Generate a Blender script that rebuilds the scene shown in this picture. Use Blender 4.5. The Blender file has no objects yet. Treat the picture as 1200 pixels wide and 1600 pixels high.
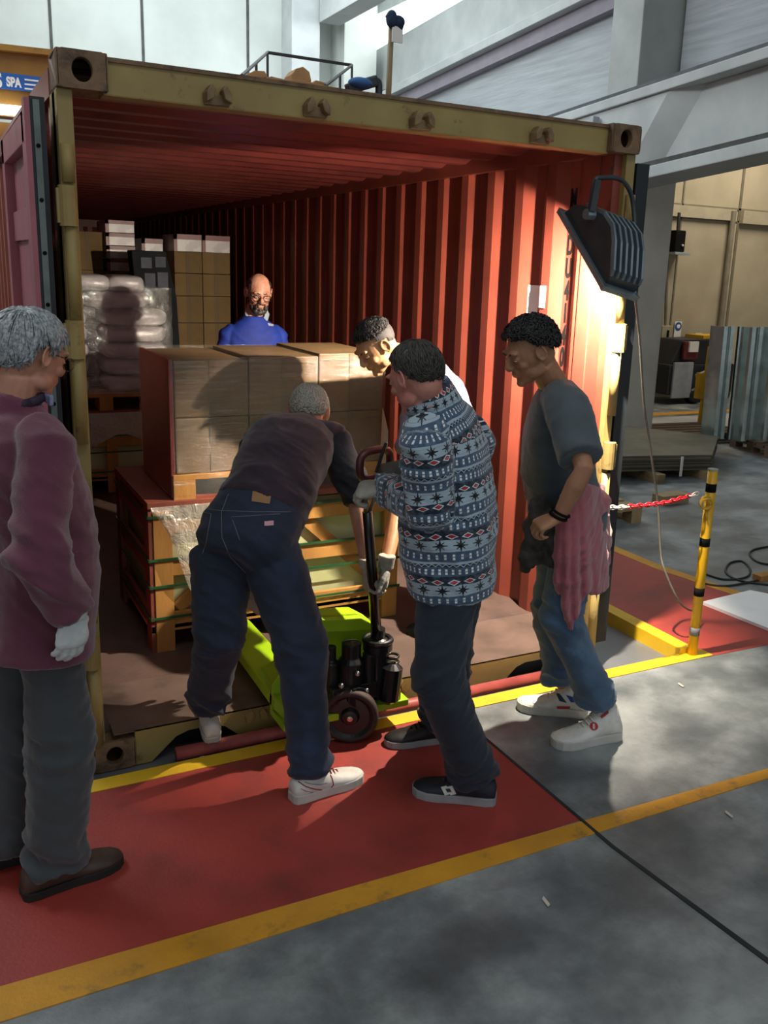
import bpy, math, random
import numpy as np
from mathutils import Vector, Matrix, noise
from mathutils.bvhtree import BVHTree
S = bpy.context.scene
COL = S.collection
V = Vector
# ------------------------------------------------------------------ camera, world, lights, exposure
CAM = V((-0.4253, -3.3561, 1.8953))
CR = V((0.885631, -0.463075, 0.034931)); CU = V((0.080722, 0.227581, 0.970408)); CF = V((0.457321, 0.856603, -0.238933))
FPX, PPX, PPY = 1409.716, 641.43, 770.139
cd = bpy.data.cameras.new('camera'); cam = bpy.data.objects.new('camera', cd); COL.objects.link(cam)
cam.matrix_world = Matrix(((CR.x, CU.x, -CF.x, CAM.x), (CR.y, CU.y, -CF.y, CAM.y), (CR.z, CU.z, -CF.z, CAM.z), (0, 0, 0, 1)))
cd.sensor_fit = 'VERTICAL'; cd.sensor_height = 24; cd.lens = FPX/1600*24
cd.shift_x = (600-PPX)/1600; cd.shift_y = (PPY-800)/1600; cd.clip_start = .05; cd.clip_end = 200
S.camera = cam
S.view_settings.view_transform = 'Standard'; S.view_settings.look = 'None'
S.view_settings.gamma = 1; S.view_settings.use_curve_mapping = False
S.view_settings.exposure = 0.24
w = bpy.data.worlds.new('world'); S.world = w; w.use_nodes = True
w.node_tree.nodes['Background'].inputs[0].default_value = (.88, .94, 1.0, 1)
w.node_tree.nodes['Background'].inputs[1].default_value = .43

def light(name, kind, loc, d, energy, color=(1, 1, 1), **k):
    l = bpy.data.lights.new(name, kind); l.energy = energy; l.color = color
    for a, b in k.items(): setattr(l, a, b)
    o = bpy.data.objects.new(name, l); COL.objects.link(o); o.location = loc
    o.rotation_euler = V(d).normalized().to_track_quat('-Z', 'Y').to_euler()
    return o
LAMP_W = 700      # the floodlight's own beam is built with the floodlight below
# overhead area lights added for hall daylight; roof lights and gate are unseen
light('skylight_fill', 'AREA', (3.2, 9.0, 7.2), (.15, .25, -1), 380, (.86, .95, 1), shape='RECTANGLE', size=5, size_y=5)
light('skylight_fill', 'AREA', (1.0, -4.0, 7.0), (0, .25, -1), 90, (.9, .96, 1), shape='RECTANGLE', size=5, size_y=2)
light('left_fill', 'AREA', (-3.5, 5.0, 6.9), (1, -.05, -.28), 330, (.93, .97, 1), shape='RECTANGLE', size=6, size_y=1.2)  # added fill from high left to brighten beams and columns; no window seen there
light('clerestory_light', 'AREA', (6.85, 9.5, 5.95), (-1, .15, -.25), 120, (.93, .97, 1), shape='RECTANGLE', size=6, size_y=.5)
light('bay_light', 'AREA', (11.0, 6.0, 5.5), (0.15, .55, -1), 150, (1, .88, .70), shape='RECTANGLE', size=2.5, size_y=2)

def unproj(px, py):
    return CF + CR*((px-PPX)/FPX) - CU*((py-PPY)/FPX)
def at(px, py, Y):
    d = unproj(px, py); return CAM + d*((Y-CAM.y)/d.y)
def atx(px, py, X):
    d = unproj(px, py); return CAM + d*((X-CAM.x)/d.x)
def atz(px, py, Z=0):
    d = unproj(px, py); return CAM + d*((Z-CAM.z)/d.z)
def chain(p, q, L, far):
    d = unproj(*q).normalized(); m = CAM-p
    b = m.dot(d); c = m.dot(m)-L*L; D = b*b-c
    if D < 0:
        e = CAM+d*(-b)
        return p+(e-p).normalized()*L*1.0 if (e-p).length > L*1.25 else e
    return CAM + d*(-b+(math.sqrt(D) if far else -math.sqrt(D)))

# ------------------------------------------------------------------ tagging
def tag(o, label=None, cat=None, group=None, kind=None):
    if label: o['label'] = label
    if cat: o['category'] = cat
    if group: o['group'] = group
    if kind: o['kind'] = kind
    return o
def empty(name, loc, label=None, cat=None, group=None):
    o = bpy.data.objects.new(name, None); COL.objects.link(o); o.location = loc; o.empty_display_size = .1
    return tag(o, label, cat, group)

# ------------------------------------------------------------------ materials
def lin(c):
    if isinstance(c, str):
        c = [int(c[i:i+2], 16)/255 for i in (0, 2, 4)]
    return tuple(x/12.92 if x <= .04045 else ((x+.055)/1.055)**2.4 for x in c[:3])
class G:
    def __init__(s, m): s.t = m.node_tree; s.n = s.t.nodes; s.l = s.t.links
    def node(s, ty, **k):
        n = s.n.new(ty)
        for a, b in k.items(): setattr(n, a, b)
        return n
    def put(s, sock, v):
        if isinstance(v, (E_, )): s.l.new(v.s, sock)
        elif hasattr(v, 'is_output'): s.l.new(v, sock)
        elif hasattr(v, '__len__') and len(v) == 3 and sock.type == 'RGBA': sock.default_value = (*v, 1)
        else: sock.default_value = v
    def m(s, op, a, b=None, c=None):
        n = s.node('ShaderNodeMath', operation=op)
        s.put(n.inputs[0], a)
        if b is not None: s.put(n.inputs[1], b)
        if c is not None: s.put(n.inputs[2], c)
        return E_(s, n.outputs[0])
    def mix(s, f, a, b):
        n = s.node('ShaderNodeMix', data_type='RGBA')
        s.put(n.inputs[0], f); s.put(n.inputs[6], a); s.put(n.inputs[7], b)
        return n.outputs[2]
    def co(s, scale=(1, 1, 1), which='Object', rot=(0, 0, 0), geo=False):
        if geo: o = s.node('ShaderNodeNewGeometry').outputs['Position']
        else: o = s.node('ShaderNodeTexCoord').outputs[which]
        mp = s.node('ShaderNodeMapping'); mp.inputs['Scale'].default_value = scale; mp.inputs['Rotation'].default_value = rot
        s.l.new(o, mp.inputs[0]); return mp.outputs[0]
    def noise(s, vec, scale, detail=4, rough=.55, dist=0):
        n = s.node('ShaderNodeTexNoise'); s.l.new(vec, n.inputs['Vector'])
        n.inputs['Scale'].default_value = scale; n.inputs['Detail'].default_value = detail
        n.inputs['Roughness'].default_value = rough; n.inputs['Distortion'].default_value = dist
        return E_(s, n.outputs[0])
    def ramp(s, f, lo, hi):
        n = s.node('ShaderNodeMapRange'); s.put(n.inputs[0], f); n.inputs[1].default_value = lo; n.inputs[2].default_value = hi
        return E_(s, n.outputs[0])
class E_:
    def __init__(s, g, sock): s.g = g; s.s = sock
    def __add__(a, b): return a.g.m('ADD', a, b)
    def __radd__(a, b): return a.g.m('ADD', b, a)
    def __sub__(a, b): return a.g.m('SUBTRACT', a, b)
    def __rsub__(a, b): return a.g.m('SUBTRACT', b, a)
    def __mul__(a, b): return a.g.m('MULTIPLY', a, b)
    __rmul__ = __mul__
    def __truediv__(a, b): return a.g.m('DIVIDE', a, b)
    def lt(a, b): return a.g.m('LESS_THAN', a, b)
    def gt(a, b): return a.g.m('GREATER_THAN', a, b)
    def abs(a): return a.g.m('ABSOLUTE', a)
    def fract(a): return a.g.m('FRACT', a)
MATS = {}
def mat(name, c, c2=None, rough=.6, metal=0, scale=6, lo=.35, hi=.65, bump=0, bscale=40, stretch=(1, 1, 1), spec=.5, detail=5,
        trans=0, alpha=1, coat=0, emis=None, es=0, dirt=None, dlo=.55, dhi=.75, dscale=3, sheen=0, geo=False, rvar=0, sss=0):
    if name in MATS: return MATS[name]
    m = bpy.data.materials.new(name); m.use_nodes = True; g = G(m); b = g.n['Principled BSDF']
    c = lin(c); c2 = lin(c2) if c2 else tuple(x*.8 for x in c)
    co = g.co(stretch, geo=geo)
    nz = g.noise(co, scale, detail)
    col = g.mix(g.ramp(nz, lo, hi), c, c2)
    if dirt:
        dn = g.noise(g.co((1, 1, 1), geo=geo), dscale, 8, .7)
        col = g.mix(g.ramp(dn, dlo, dhi), col, lin(dirt))
    g.put(b.inputs['Base Color'], col)
    if rvar: g.put(b.inputs['Roughness'], g.ramp(nz, lo, hi)*rvar+(rough-rvar/2))
    else: b.inputs['Roughness'].default_value = rough
    b.inputs['Metallic'].default_value = metal
    b.inputs['Specular IOR Level'].default_value = spec
    b.inputs['Transmission Weight'].default_value = trans
    b.inputs['Alpha'].default_value = alpha
    b.inputs['Coat Weight'].default_value = coat
    b.inputs['Sheen Weight'].default_value = sheen
    if sss:
        b.inputs['Subsurface Weight'].default_value = sss; b.inputs['Subsurface Scale'].default_value = .01
        b.inputs['Subsurface Radius'].default_value = (1, .35, .2)
    if emis: b.inputs['Emission Color'].default_value = (*lin(emis), 1); b.inputs['Emission Strength'].default_value = es
    if bump:
        bn = g.noise(g.co(stretch, geo=geo), bscale, 6, .6); bp = g.node('ShaderNodeBump'); bp.inputs['Strength'].default_value = min(1, bump)
        bp.inputs['Distance'].default_value = .01*max(1, bump); g.put(bp.inputs['Height'], bn); g.l.new(bp.outputs[0], b.inputs['Normal'])
    MATS[name] = m; return m

# ------------------------------------------------------------------ mesh builder
class MB:
    def __init__(s): s.v = []; s.f = []
    def add(s, vs, fs):
        n = len(s.v); s.v += [V(x) for x in vs]; s.f += [tuple(i+n for i in f) for f in fs]; return s
    def box(s, a, b, M=None):
        x0, y0, z0 = a; x1, y1, z1 = b
        vs = [V(p) for p in ((x0, y0, z0), (x1, y0, z0), (x1, y1, z0), (x0, y1, z0), (x0, y0, z1), (x1, y0, z1), (x1, y1, z1), (x0, y1, z1))]
        if M is not None: vs = [M @ p for p in vs]
        return s.add(vs, [(3, 2, 1, 0), (4, 5, 6, 7), (0, 1, 5, 4), (1, 2, 6, 5), (2, 3, 7, 6), (3, 0, 4, 7)])
    def cbox(s, c, size, M=None):
        c = V(c); h = V(size)/2; return s.box(c-h, c+h, M)
    def bar(s, a, b, wd, ht, up=(0, 0, 1)):
        a, b = V(a), V(b); d = b-a; L = d.length; d.normalize(); u = V(up)
        if abs(d.dot(u)) > .98: u = V((0, 1, 0))
        r = d.cross(u).normalized(); u = r.cross(d)
        M = Matrix.Translation(a) @ Matrix((r, d, u)).transposed().to_4x4()
        return s.box((-wd/2, 0, -ht/2), (wd/2, L, ht/2), M)
    def prism(s, poly, lo, hi, axis='y', M=None):
        # polygon in the plane across axis: y -> (x,z), x -> (y,z), z -> (x,y)
        def P(p, t):
            q = (p[0], t, p[1]) if axis == 'y' else (t, p[0], p[1]) if axis == 'x' else (p[0], p[1], t)
            return M @ V(q) if M is not None else V(q)
        n = len(poly); vs = [P(p, lo) for p in poly]+[P(p, hi) for p in poly]
        return s.add(vs, [tuple(range(n)), tuple(range(2*n-1, n-1, -1))]+[(i, i+n, (i+1) % n+n, (i+1) % n) for i in range(n)])
    def rings(s, rs, cap=True):
        n = len(rs[0]); vs = [p for r in rs for p in r]; fs = []
        for k in range(len(rs)-1):
            for i in range(n):
                j = (i+1) % n; fs.append((k*n+i, k*n+j, (k+1)*n+j, (k+1)*n+i))
        if cap:
            fs.append(tuple(range(n-1, -1, -1))); fs.append(tuple((len(rs)-1)*n+i for i in range(n)))
        return s.add(vs, fs)
    def tube(s, pts, rad, n=10, flat=1, ref=None, dome=False):
        pts = [V(p) for p in pts]
        if not hasattr(rad, '__len__'): rad = [rad]*len(pts)
        rad = list(rad)
        if dome:
            d0 = (pts[0]-pts[1]).normalized(); d1 = (pts[-1]-pts[-2]).normalized(); r0, r1 = rad[0], rad[-1]
            pts = [pts[0]+d0*r0, pts[0]+d0*r0*.7]+pts+[pts[-1]+d1*r1*.7, pts[-1]+d1*r1]
            rad = [r0*.15, r0*.71]+rad+[r1*.71, r1*.15]
        rs = []; u = None
        for i, p in enumerate(pts):
            d = (pts[min(i+1, len(pts)-1)]-pts[max(i-1, 0)]).normalized()
            if u is None:
                u = V(ref) if ref is not None else (V((0, 0, 1)) if abs(d.z) < .9 else V((1, 0, 0)))
            u = (u-d*u.dot(d)).normalized(); w_ = d.cross(u)
            rs.append([p+(u*math.cos(a)*flat+w_*math.sin(a))*rad[i] for a in (2*math.pi*k/n for k in range(n))])
        return s.rings(rs)
    def ell(s, c, r, M=None, n=16, m=10):
        c = V(c); rs = []
        if not hasattr(r, '__len__'): r = (r, r, r)
        for i in range(1, m):
            t = math.pi*i/m
            ring = [V((r[0]*math.sin(t)*math.cos(a), r[1]*math.sin(t)*math.sin(a), -r[2]*math.cos(t))) for a in (2*math.pi*k/n for k in range(n))]
            rs.append([(M @ (p+c)) if M is not None else p+c for p in ring])
        return s.rings(rs)
    def lathe(s, prof, c=(0, 0, 0), axis=(0, 0, 1), n=24, ring=False):
        ax = V(axis).normalized(); q = V((0, 0, 1)).rotation_difference(ax); c = V(c)
        rs = [[c+q @ V((r*math.cos(a), r*math.sin(a), h)) for a in (2*math.pi*k/n for k in range(n))] for r, h in prof]
        return s.rings(rs+[rs[0]], cap=False) if ring else s.rings(rs)
    def torus(s, c, R_, r, axis=(0, 0, 1), n=24, m=8, sx=1, a0=0, a1=2*math.pi):
        ax = V(axis).normalized(); q = V((0, 0, 1)).rotation_difference(ax); c = V(c)
        full = a1-a0 > 6.2; k_ = n if full else n+1
        pts = [c+q @ V((R_*math.cos(a0+(a1-a0)*k/n)*sx, R_*math.sin(a0+(a1-a0)*k/n), 0)) for k in range(k_)]
        if not full: return s.tube(pts, r, m)
        rs = []
        for i, p in enumerate(pts):
            o = (p-c).normalized(); rs.append([p+(o*math.cos(b)+ax*math.sin(b))*r for b in (2*math.pi*j/m for j in range(m))])
        return s.rings(rs+[rs[0]], cap=False)
    def mesh(s, name):
        me = bpy.data.meshes.new(name); me.from_pydata([tuple(p) for p in s.v], [], s.f); me.update()
        return me
    def build(s, name, m, parent=None, smooth=False, bevel=0, label=None, local=False, fix=True):
        off = V(parent.matrix_world.translation) if parent is not None else None
        if parent is not None and not local:
            p = parent; off = V((0, 0, 0))
            while p: off += p.location; p = p.parent
            for q in s.v: q -= off
        me = s.mesh(name); o = bpy.data.objects.new(name, me); COL.objects.link(o)
        if m: me.materials.append(m)
        if parent is not None: o.parent = parent
        if fix:
            import bmesh
            bm = bmesh.new(); bm.from_mesh(me); bmesh.ops.recalc_face_normals(bm, faces=bm.faces)
            if bevel:
                bmesh.ops.remove_doubles(bm, verts=bm.verts, dist=1e-5)
                ed = [e for e in bm.edges if len(e.link_faces) == 2 and e.calc_face_angle(0) > .6]
                bmesh.ops.bevel(bm, geom=ed, offset=bevel, segments=2, affect='EDGES', profile=.6)
            bm.to_mesh(me); bm.free()
        if smooth: me.shade_smooth()
        if label: o['label'] = label
        return o
def wnoise(p, sc, seed=0): return noise.noise(V((p.x*sc+seed*7.3, p.y*sc-seed*3.1, p.z*sc+seed)))
def remesh(mb, name, m, vox, smooth=4, parent=None, disp=None, label=None, sub=0, post=None):
    me = mb.mesh('tmp'); o = bpy.data.objects.new('tmp', me); COL.objects.link(o)
    md = o.modifiers.new('r', 'REMESH'); md.mode = 'VOXEL'; md.voxel_size = vox; md.use_smooth_shade = True
    if smooth:
        md = o.modifiers.new('s', 'SMOOTH'); md.iterations = smooth; md.factor = .5
    dg = bpy.context.evaluated_depsgraph_get(); dg.update()
    m2 = bpy.data.meshes.new_from_object(o.evaluated_get(dg)); m2.name = name
    bpy.data.objects.remove(o); bpy.data.meshes.remove(me)
    if disp:
        m2.update(); ns = [v.normal.copy() for v in m2.vertices]
        for v, n in zip(m2.vertices, ns): v.co = v.co+n*disp(v.co)
    if post: post(m2)
    ob = bpy.data.objects.new(name, m2); COL.objects.link(ob)
    m2.materials.clear(); m2.materials.append(m)
    if parent is not None:
        for v in m2.vertices: v.co -= parent.location
        ob.parent = parent
    m2.shade_smooth(); m2.update()
    if label: ob['label'] = label
    return ob
def copy_tree(o, loc=None, rotz=None, label=None, parent=None):
    c = o.copy(); COL.objects.link(c)
    if parent is not None: c.parent = parent
    if loc is not None: c.location = loc
    if rotz is not None: c.rotation_euler = (0, 0, rotz)
    if label: c['label'] = label
    for ch in list(o.children): copy_tree(ch, parent=c)
    return c
def text(s, name, m, M, size, parent=None, depth=.002, sx=1, align='CENTER', bold=0):
    cu = bpy.data.curves.new('t', 'FONT'); cu.body = s; cu.size = size; cu.extrude = depth; cu.offset = bold; cu.align_x = align; cu.align_y = 'CENTER'
    o = bpy.data.objects.new('t', cu); COL.objects.link(o)
    dg = bpy.context.evaluated_depsgraph_get(); dg.update()
    me = bpy.data.meshes.new_from_object(o.evaluated_get(dg)); bpy.data.objects.remove(o); bpy.data.curves.remove(cu)
    me.transform(M @ Matrix.Diagonal((sx, 1, 1, 1)))
    if parent is not None:
        p = parent; off = V((0, 0, 0))
        while p: off += p.location; p = p.parent
        me.transform(Matrix.Translation(-off))
    me.name = name; me.materials.clear(); me.materials.append(m)
    ob = bpy.data.objects.new(name, me); COL.objects.link(ob)
    if parent is not None: ob.parent = parent
    return ob
def struct(name, mb, m, **k): return tag(mb.build(name, m, **k), kind='structure')
# ------------------------------------------------------------------ setting: floor, pit, paint
m_conc = mat('concrete_floor', '5c6265', '979c9c', rough=.5, scale=2.6, lo=.36, hi=.66, stretch=(1, 1.2, 1), bump=.25, bscale=60, dirt='43484b', dlo=.45, dhi=.72, dscale=1.7, detail=9, rvar=.2)
m_red = mat('red_floor_paint', 'a03a30', '8a2f2a', rough=.55, scale=2.5, dirt='5e2b28', dlo=.52, dhi=.8, dscale=2.6, detail=8, bump=.15, bscale=70)
m_yel = mat('yellow_floor_paint', 'cf9220', 'b98322', rough=.6, scale=5, dirt='6b5a33', dlo=.56, dhi=.74, dscale=7, detail=8, bump=.2)
m_yel2 = mat('yellow_kerb_paint', 'd9b31a', 'c99d1c', rough=.55, scale=5, dirt='7a6430', dlo=.6, dhi=.8, dscale=8)
m_plate = mat('pit_plate', '8b8d92', '7a7c80', rough=.38, scale=3, metal=.5)
m_dark = mat('black_steel', '15161a', '1d1e22', rough=.45)
F_ = MB()
for a, b in (((-9, -9, -.4), (16, -.16, 0)), ((-9, 12.32, -.4), (16, 14, 0)), ((-9, -.16, -.4), (-.55, 12.32, 0)), ((2.93, -.16, -.4), (16, 12.32, 0))): F_.box(a, b)
struct('floor', F_, m_conc)
struct('trim_1', MB().box((-.55, -.16, -.4), (2.93, 12.32, -.045)), m_plate)
def flat(pts, z0, z1): return MB().prism(pts, z0, z1, 'z')
struct('trim_2', flat([(-9, -1.13), (1.5, -1.13), (1.5, -.22), (-9, -.22)], 0, .0015), m_red)
struct('trim_3', flat([(-9, -1.19), (16, -1.25), (16, -1.165), (2.43, -1.165), (-.4, -1.085), (-9, -1.08)], 0, .003), m_yel)
struct('trim_4', flat([(-9, -.225), (3.06, -.245), (3.06, -.16), (-9, -.16)], 0, .004), m_yel2)
struct('trim_5', MB().box((2.90, -.17, -.05), (2.985, 12.3, .035)), m_yel2, bevel=.004)
struct('trim_6', flat([(2.985, -.245), (8, -.42), (8, .2), (3.9, .35), (3.78, 1.0), (3.72, 6), (2.985, 6)], 0, .0015), m_red)
struct('trim_7', flat([(3.72, 6), (3.78, 1.0), (3.9, .30), (3.99, .31), (3.87, 1.0), (3.80, 6)], 0, .003), m_yel)
struct('trim_8', flat([(1.497, -.4), (1.507, -.4), (1.515, -1.3), (1.585, -2.0), (1.62, -3.2), (1.60, -3.2), (1.565, -2.0), (1.50, -1.3)], 0, .0035), mat('floor_joint', '2b2d2e', '1d1f20', rough=.9))
# far floor marking of the next bay
struct('trim_9', flat([(7.3, 6.35), (13, 6.35), (13, 6.55), (7.3, 6.55)], 0, .003), m_yel)
struct('trim_10', flat([(7.3, 5.2), (13, 5.2), (13, 6.2), (7.3, 6.2)], 0, .002), mat('pale_floor', 'b9b9bd', 'a2a3a8', rough=.5, scale=2))
# ------------------------------------------------------------------ hall walls
m_wall = mat('painted_wall', 'bcc2bb', 'b0b6b0', rough=.85, scale=1.5, bump=.08, bscale=30)
m_wallbay = mat('bay_wall', 'b3a891', 'a0967f', rough=.85, scale=1.2)
m_joint = mat('joint', '50524e', '3c3e3c', rough=.9)
m_plank = mat('board_marked_concrete', 'a9afb2', '969c9f', rough=.85, scale=3, stretch=(1, .35, 6), bump=.35, bscale=12)
m_beam = mat('smooth_concrete', 'b7bcba', 'a6abaa', rough=.8, scale=2, bump=.08)
m_colu = mat('column_concrete', 'a5aaa6', '959a97', rough=.8, scale=2, bump=.1)
bw = MB().box((-9, 12.5, 0), (6.9, 12.8, 9)); struct('wall_back', bw, m_wall)
jb = MB()
for px in (80, 223, 387):
    p = at(px, 60, 12.5); jb.box((p.x-.02, 12.485, 2), (p.x+.02, 12.5, 9))
jb.box((-1.0, 12.485, 2), (-.96, 12.5, 9)); struct('trim_11', jb, m_joint)
struct('trim_12', MB().box((5.25, 12.0, 0), (5.75, 12.5, 9)), m_beam, bevel=.02)
struct('trim_13', MB().box((6.15, 11.9, 0), (6.75, 12.5, 9)), m_wall)
# side wall above the crane beam, window band left open to the sky
XW = 7.0
def pt(px, py, X=XW): p = atx(px, py, X); return (p.y, p.z)
a = pt(550, 103); b = pt(727, 0); c = pt(550, 45); d = pt(652, 0)
def ext(p, q, y): return (y, p[1]+(q[1]-p[1])*(y-p[0])/(q[0]-p[0]))
a0 = (a[0], a[1]); s5 = ext(a, b, 5.4)
struct('wall_right', MB().prism([(5.2, 0), (13.6, 0), (13.6, a[1]), s5, (5.2, s5[1])], XW, XW+.3, 'x'), m_plank)
struct('trim_14', MB().prism([(5.2, 3.2+1.75), (13.6, 3.2+1.75), (13.6, a[1]-.01), (5.2, s5[1]-.01)], XW-.06, XW, 'x'), m_beam)
t0 = ext(c, d, 5.2)
struct('window_1', MB().prism([(5.2, s5[1]+.0), (5.35, s5[1]), (5.35, t0[1]), (5.2, t0[1])], XW-.05, XW+.25, 'x').prism([(13.45, a[1]), (13.6, a[1]), (13.6, 6.3), (13.45, 6.3)], XW-.05, XW+.25, 'x').prism([(5.2, t0[1]), (13.6, c[1]), (13.6, c[1]+.18), (5.2, t0[1]+.18)], XW-.12, XW+.25, 'x'), m_beam)
struct('trim_15', MB().prism([(5.2, t0[1]+.18), (13.6, c[1]+.18), (13.6, 9), (5.2, 9)], XW, XW+.3, 'x'), m_beam)
# ledge moulding: dark groove, pale nose, mauve soffit band
l1, l2 = pt(613, 143), pt(800, 50)
e1, e2 = ext(l1, l2, 13.4), ext(l1, l2, 5.4)
struct('trim_16', MB().prism([e2, e1, (e1[0], e1[1]-.05), (e2[0], e2[1]-.05)], XW-.07, XW, 'x'), m_joint)
struct('trim_17', MB().prism([(e2[0], e2[1]-.05), (e1[0], e1[1]-.05), (e1[0], e1[1]-.17), (e2[0], e2[1]-.17)], XW-.26, XW, 'x'), m_beam, bevel=.01)
struct('trim_18', MB().prism([(e2[0], e2[1]-.17), (e1[0], e1[1]-.17), (e1[0], e1[1]-.36), (e2[0], e2[1]-.36)], XW-.13, XW, 'x'), mat('mauve_band', '8f8a93', '85818a', rough=.8))
# near column, upper wall panel on its right, crane beam with end block
struct('trim_19', MB().box((6.50, 4.76, 0), (7.16, 5.28, 3.0)), mat('lower_column', 'c4bfb2', 'b3aea1', rough=.8, scale=2), bevel=.015)
struct('trim_27', MB().box((6.50, 4.80, 3.0), (7.16, 5.3, 9)), m_colu, bevel=.015)
struct('wall_front', MB().box((7.05, -9, 3.6), (7.35, 4.76, 9)), m_plank)
q1, q2 = pt(867, 190, 6.4), pt(1200, 83, 6.4)
g1, g2 = pt(993, 262, 6.4), pt(1200, 212, 6.4)
T = lambda y: ext(q1, q2, y)[1]
B = lambda y: ext(g1, g2, y)[1]
cb = MB()
ys = (-3.0, 11.8)
cb.prism([(ys[0], T(ys[0])-.10), (ys[1], T(ys[1])-.10), (ys[1], T(ys[1])), (ys[0], T(ys[0]))], 6.22, 6.75, 'x')
cb.prism([(ys[0], B(ys[0])-.06), (ys[1], B(ys[1])-.06), (ys[1], T(ys[1])-.1), (ys[0], T(ys[0])-.1)], 6.40, 6.6, 'x')
cb.prism([(4.02, T(4.02)-.1), (11.8, T(11.8)-.1), (11.8, B(11.8)), (4.52, B(4.52))], 6.26, 6.5, 'x')
cb.prism([(ys[0], B(ys[0])-.17), (ys[1], B(ys[1])-.17), (ys[1], B(ys[1])-.05), (ys[0], B(ys[0])-.05)], 6.26, 6.75, 'x')
struct('trim_20', cb, m_beam, bevel=.012)
struct('trim_21', MB().prism([(ys[0], T(ys[0])), (ys[1], T(ys[1])), (ys[1], T(ys[1])+.06), (ys[0], T(ys[0])+.06)], 6.3, 6.5, 'x'), mat('crane_rail', '5b5f60', '4c5051', metal=.6))
gv = MB(); gv.prism([(ys[0], B(ys[0])-.045), (ys[1], B(ys[1])-.045), (ys[1], B(ys[1])+.005), (ys[0], B(ys[0])+.005)], 6.30, 6.45, 'x')
struct('trim_25', gv, m_joint)
ch_ = [V((6.26, 4.02, T(4.02)-.1)), V((6.26, 4.52, B(4.52))), V((6.40, 4.17, B(4.17))), V((6.40, 3.67, T(3.67)-.1))]
struct('trim_26', MB().add(ch_+[p+V((.2, .1, 0)) for p in ch_], [(0, 1, 2, 3), (4, 5, 6, 7), (0, 1, 5, 4), (1, 2, 6, 5), (2, 3, 7, 6), (3, 0, 4, 7)]), m_beam)
# roof beam end and roof
struct('ceiling', MB().box((-9, -9, 7.6), (16, 2.2, 7.8)).box((-9, 11, 7.6), (16, 14, 7.8)).box((-9, 2.2, 7.6), (.4, 11, 7.8)).box((6.6, 2.2, 7.6), (16, 11, 7.8)), m_wall)
rb0, rb1 = at(515, 25, 10.6), at(520, 25, 10.6)
zb_ = at(515, 38, 11.9).z; struct('trim_22', MB().box((at(499, 37, 11.9).x, 5.5, zb_), (at(531, 37, 11.9).x, 11.9, zb_+.8)), m_beam, bevel=.01)
struct('window_2', MB().prism([(5.35, s5[1]), (13.45, a[1]), (13.45, c[1]), (5.35, t0[1])], XW+.12, XW+.14, 'x'), mat('sky_lit_glazing', 'ffffff', rough=.3, emis='f6fbff', es=3.2))
struct('wall_left', MB().box((-9.3, -2, 0), (-9, 14, 9)), m_wall)
struct('wall_bay', MB().box((7.3, 8.0, 0), (16, 8.3, 7.6)), m_wallbay)
struct('wall_end', MB().box((16, -9, 0), (16.3, 14, 7.6)), m_wallbay)
jb = MB()
for px, wd in ((1065, .03), (1155, .05)):
    p = at(px, 330, 8); jb.box((p.x-wd/2, 7.985, 1.0), (p.x+wd/2, 8.0, 7))
z = at(1100, 322, 8).z; z2 = at(1100, 342, 8).z
jb.box((9.5, 7.985, z-.02), (16, 8, z+.01)); jb.box((9.5, 7.985, z2-.015), (16, 8, z2+.01))
struct('trim_23', jb, mat('bay_joint', '7b7362', '6b6454'))
struct('trim_24', MB().box((9.6, 7.93, z2+.0), (11.5, 7.99, z-.02)).box((11.63, 7.90, z2-.03), (15, 7.99, z-.02)), mat('bay_ledge', 'b0a78f', 'a39a84'))

# ------------------------------------------------------------------ the shipping container
ZB = -.04; W = 2.438; H = 2.591; LEN = 12.192; ZT = ZB+H; ZF = .11
m_tan = mat('container_tan', '9c8750', '8a7645', rough=.55, scale=4, dirt='4b3a26', dlo=.58, dhi=.72, dscale=9, bump=.1, detail=8)
m_cred = mat('container_red', '853f31', '76372b', rough=.42, scale=3, dirt='5e2a22', dlo=.62, dhi=.8, dscale=6, bump=.06, spec=.4)
m_cast = mat('rusty_casting', '7d6248', '6a5038', rough=.7, scale=12, dirt='3a2a20', dlo=.5, dhi=.7, dscale=14, bump=.5)
m_rub = mat('door_gasket', '14191c', '1c2226', rough=.55)
m_gals = mat('gasket_strip', '6f7a75', '5d6763', rough=.5, metal=.3, scale=10)
m_ply = mat('container_floor', '5e4942', '4a3a34', rough=.6, scale=4, stretch=(1, .3, 1), dirt='39302c', dlo=.52, dhi=.75, dscale=4, bump=.2)
m_blk = mat('black_paint', '0c0a0b', '120f10', rough=.85, spec=.15)
m_door = mat('door_red', 'a8626a', '97555d', rough=.5, scale=3, dirt='5b2c31', dlo=.6, dhi=.8, dscale=5)
con = empty('shipping_container', (0, 0, ZB), 'open tan and red steel shipping container standing in the floor pit, doors folded back', 'container')
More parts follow.
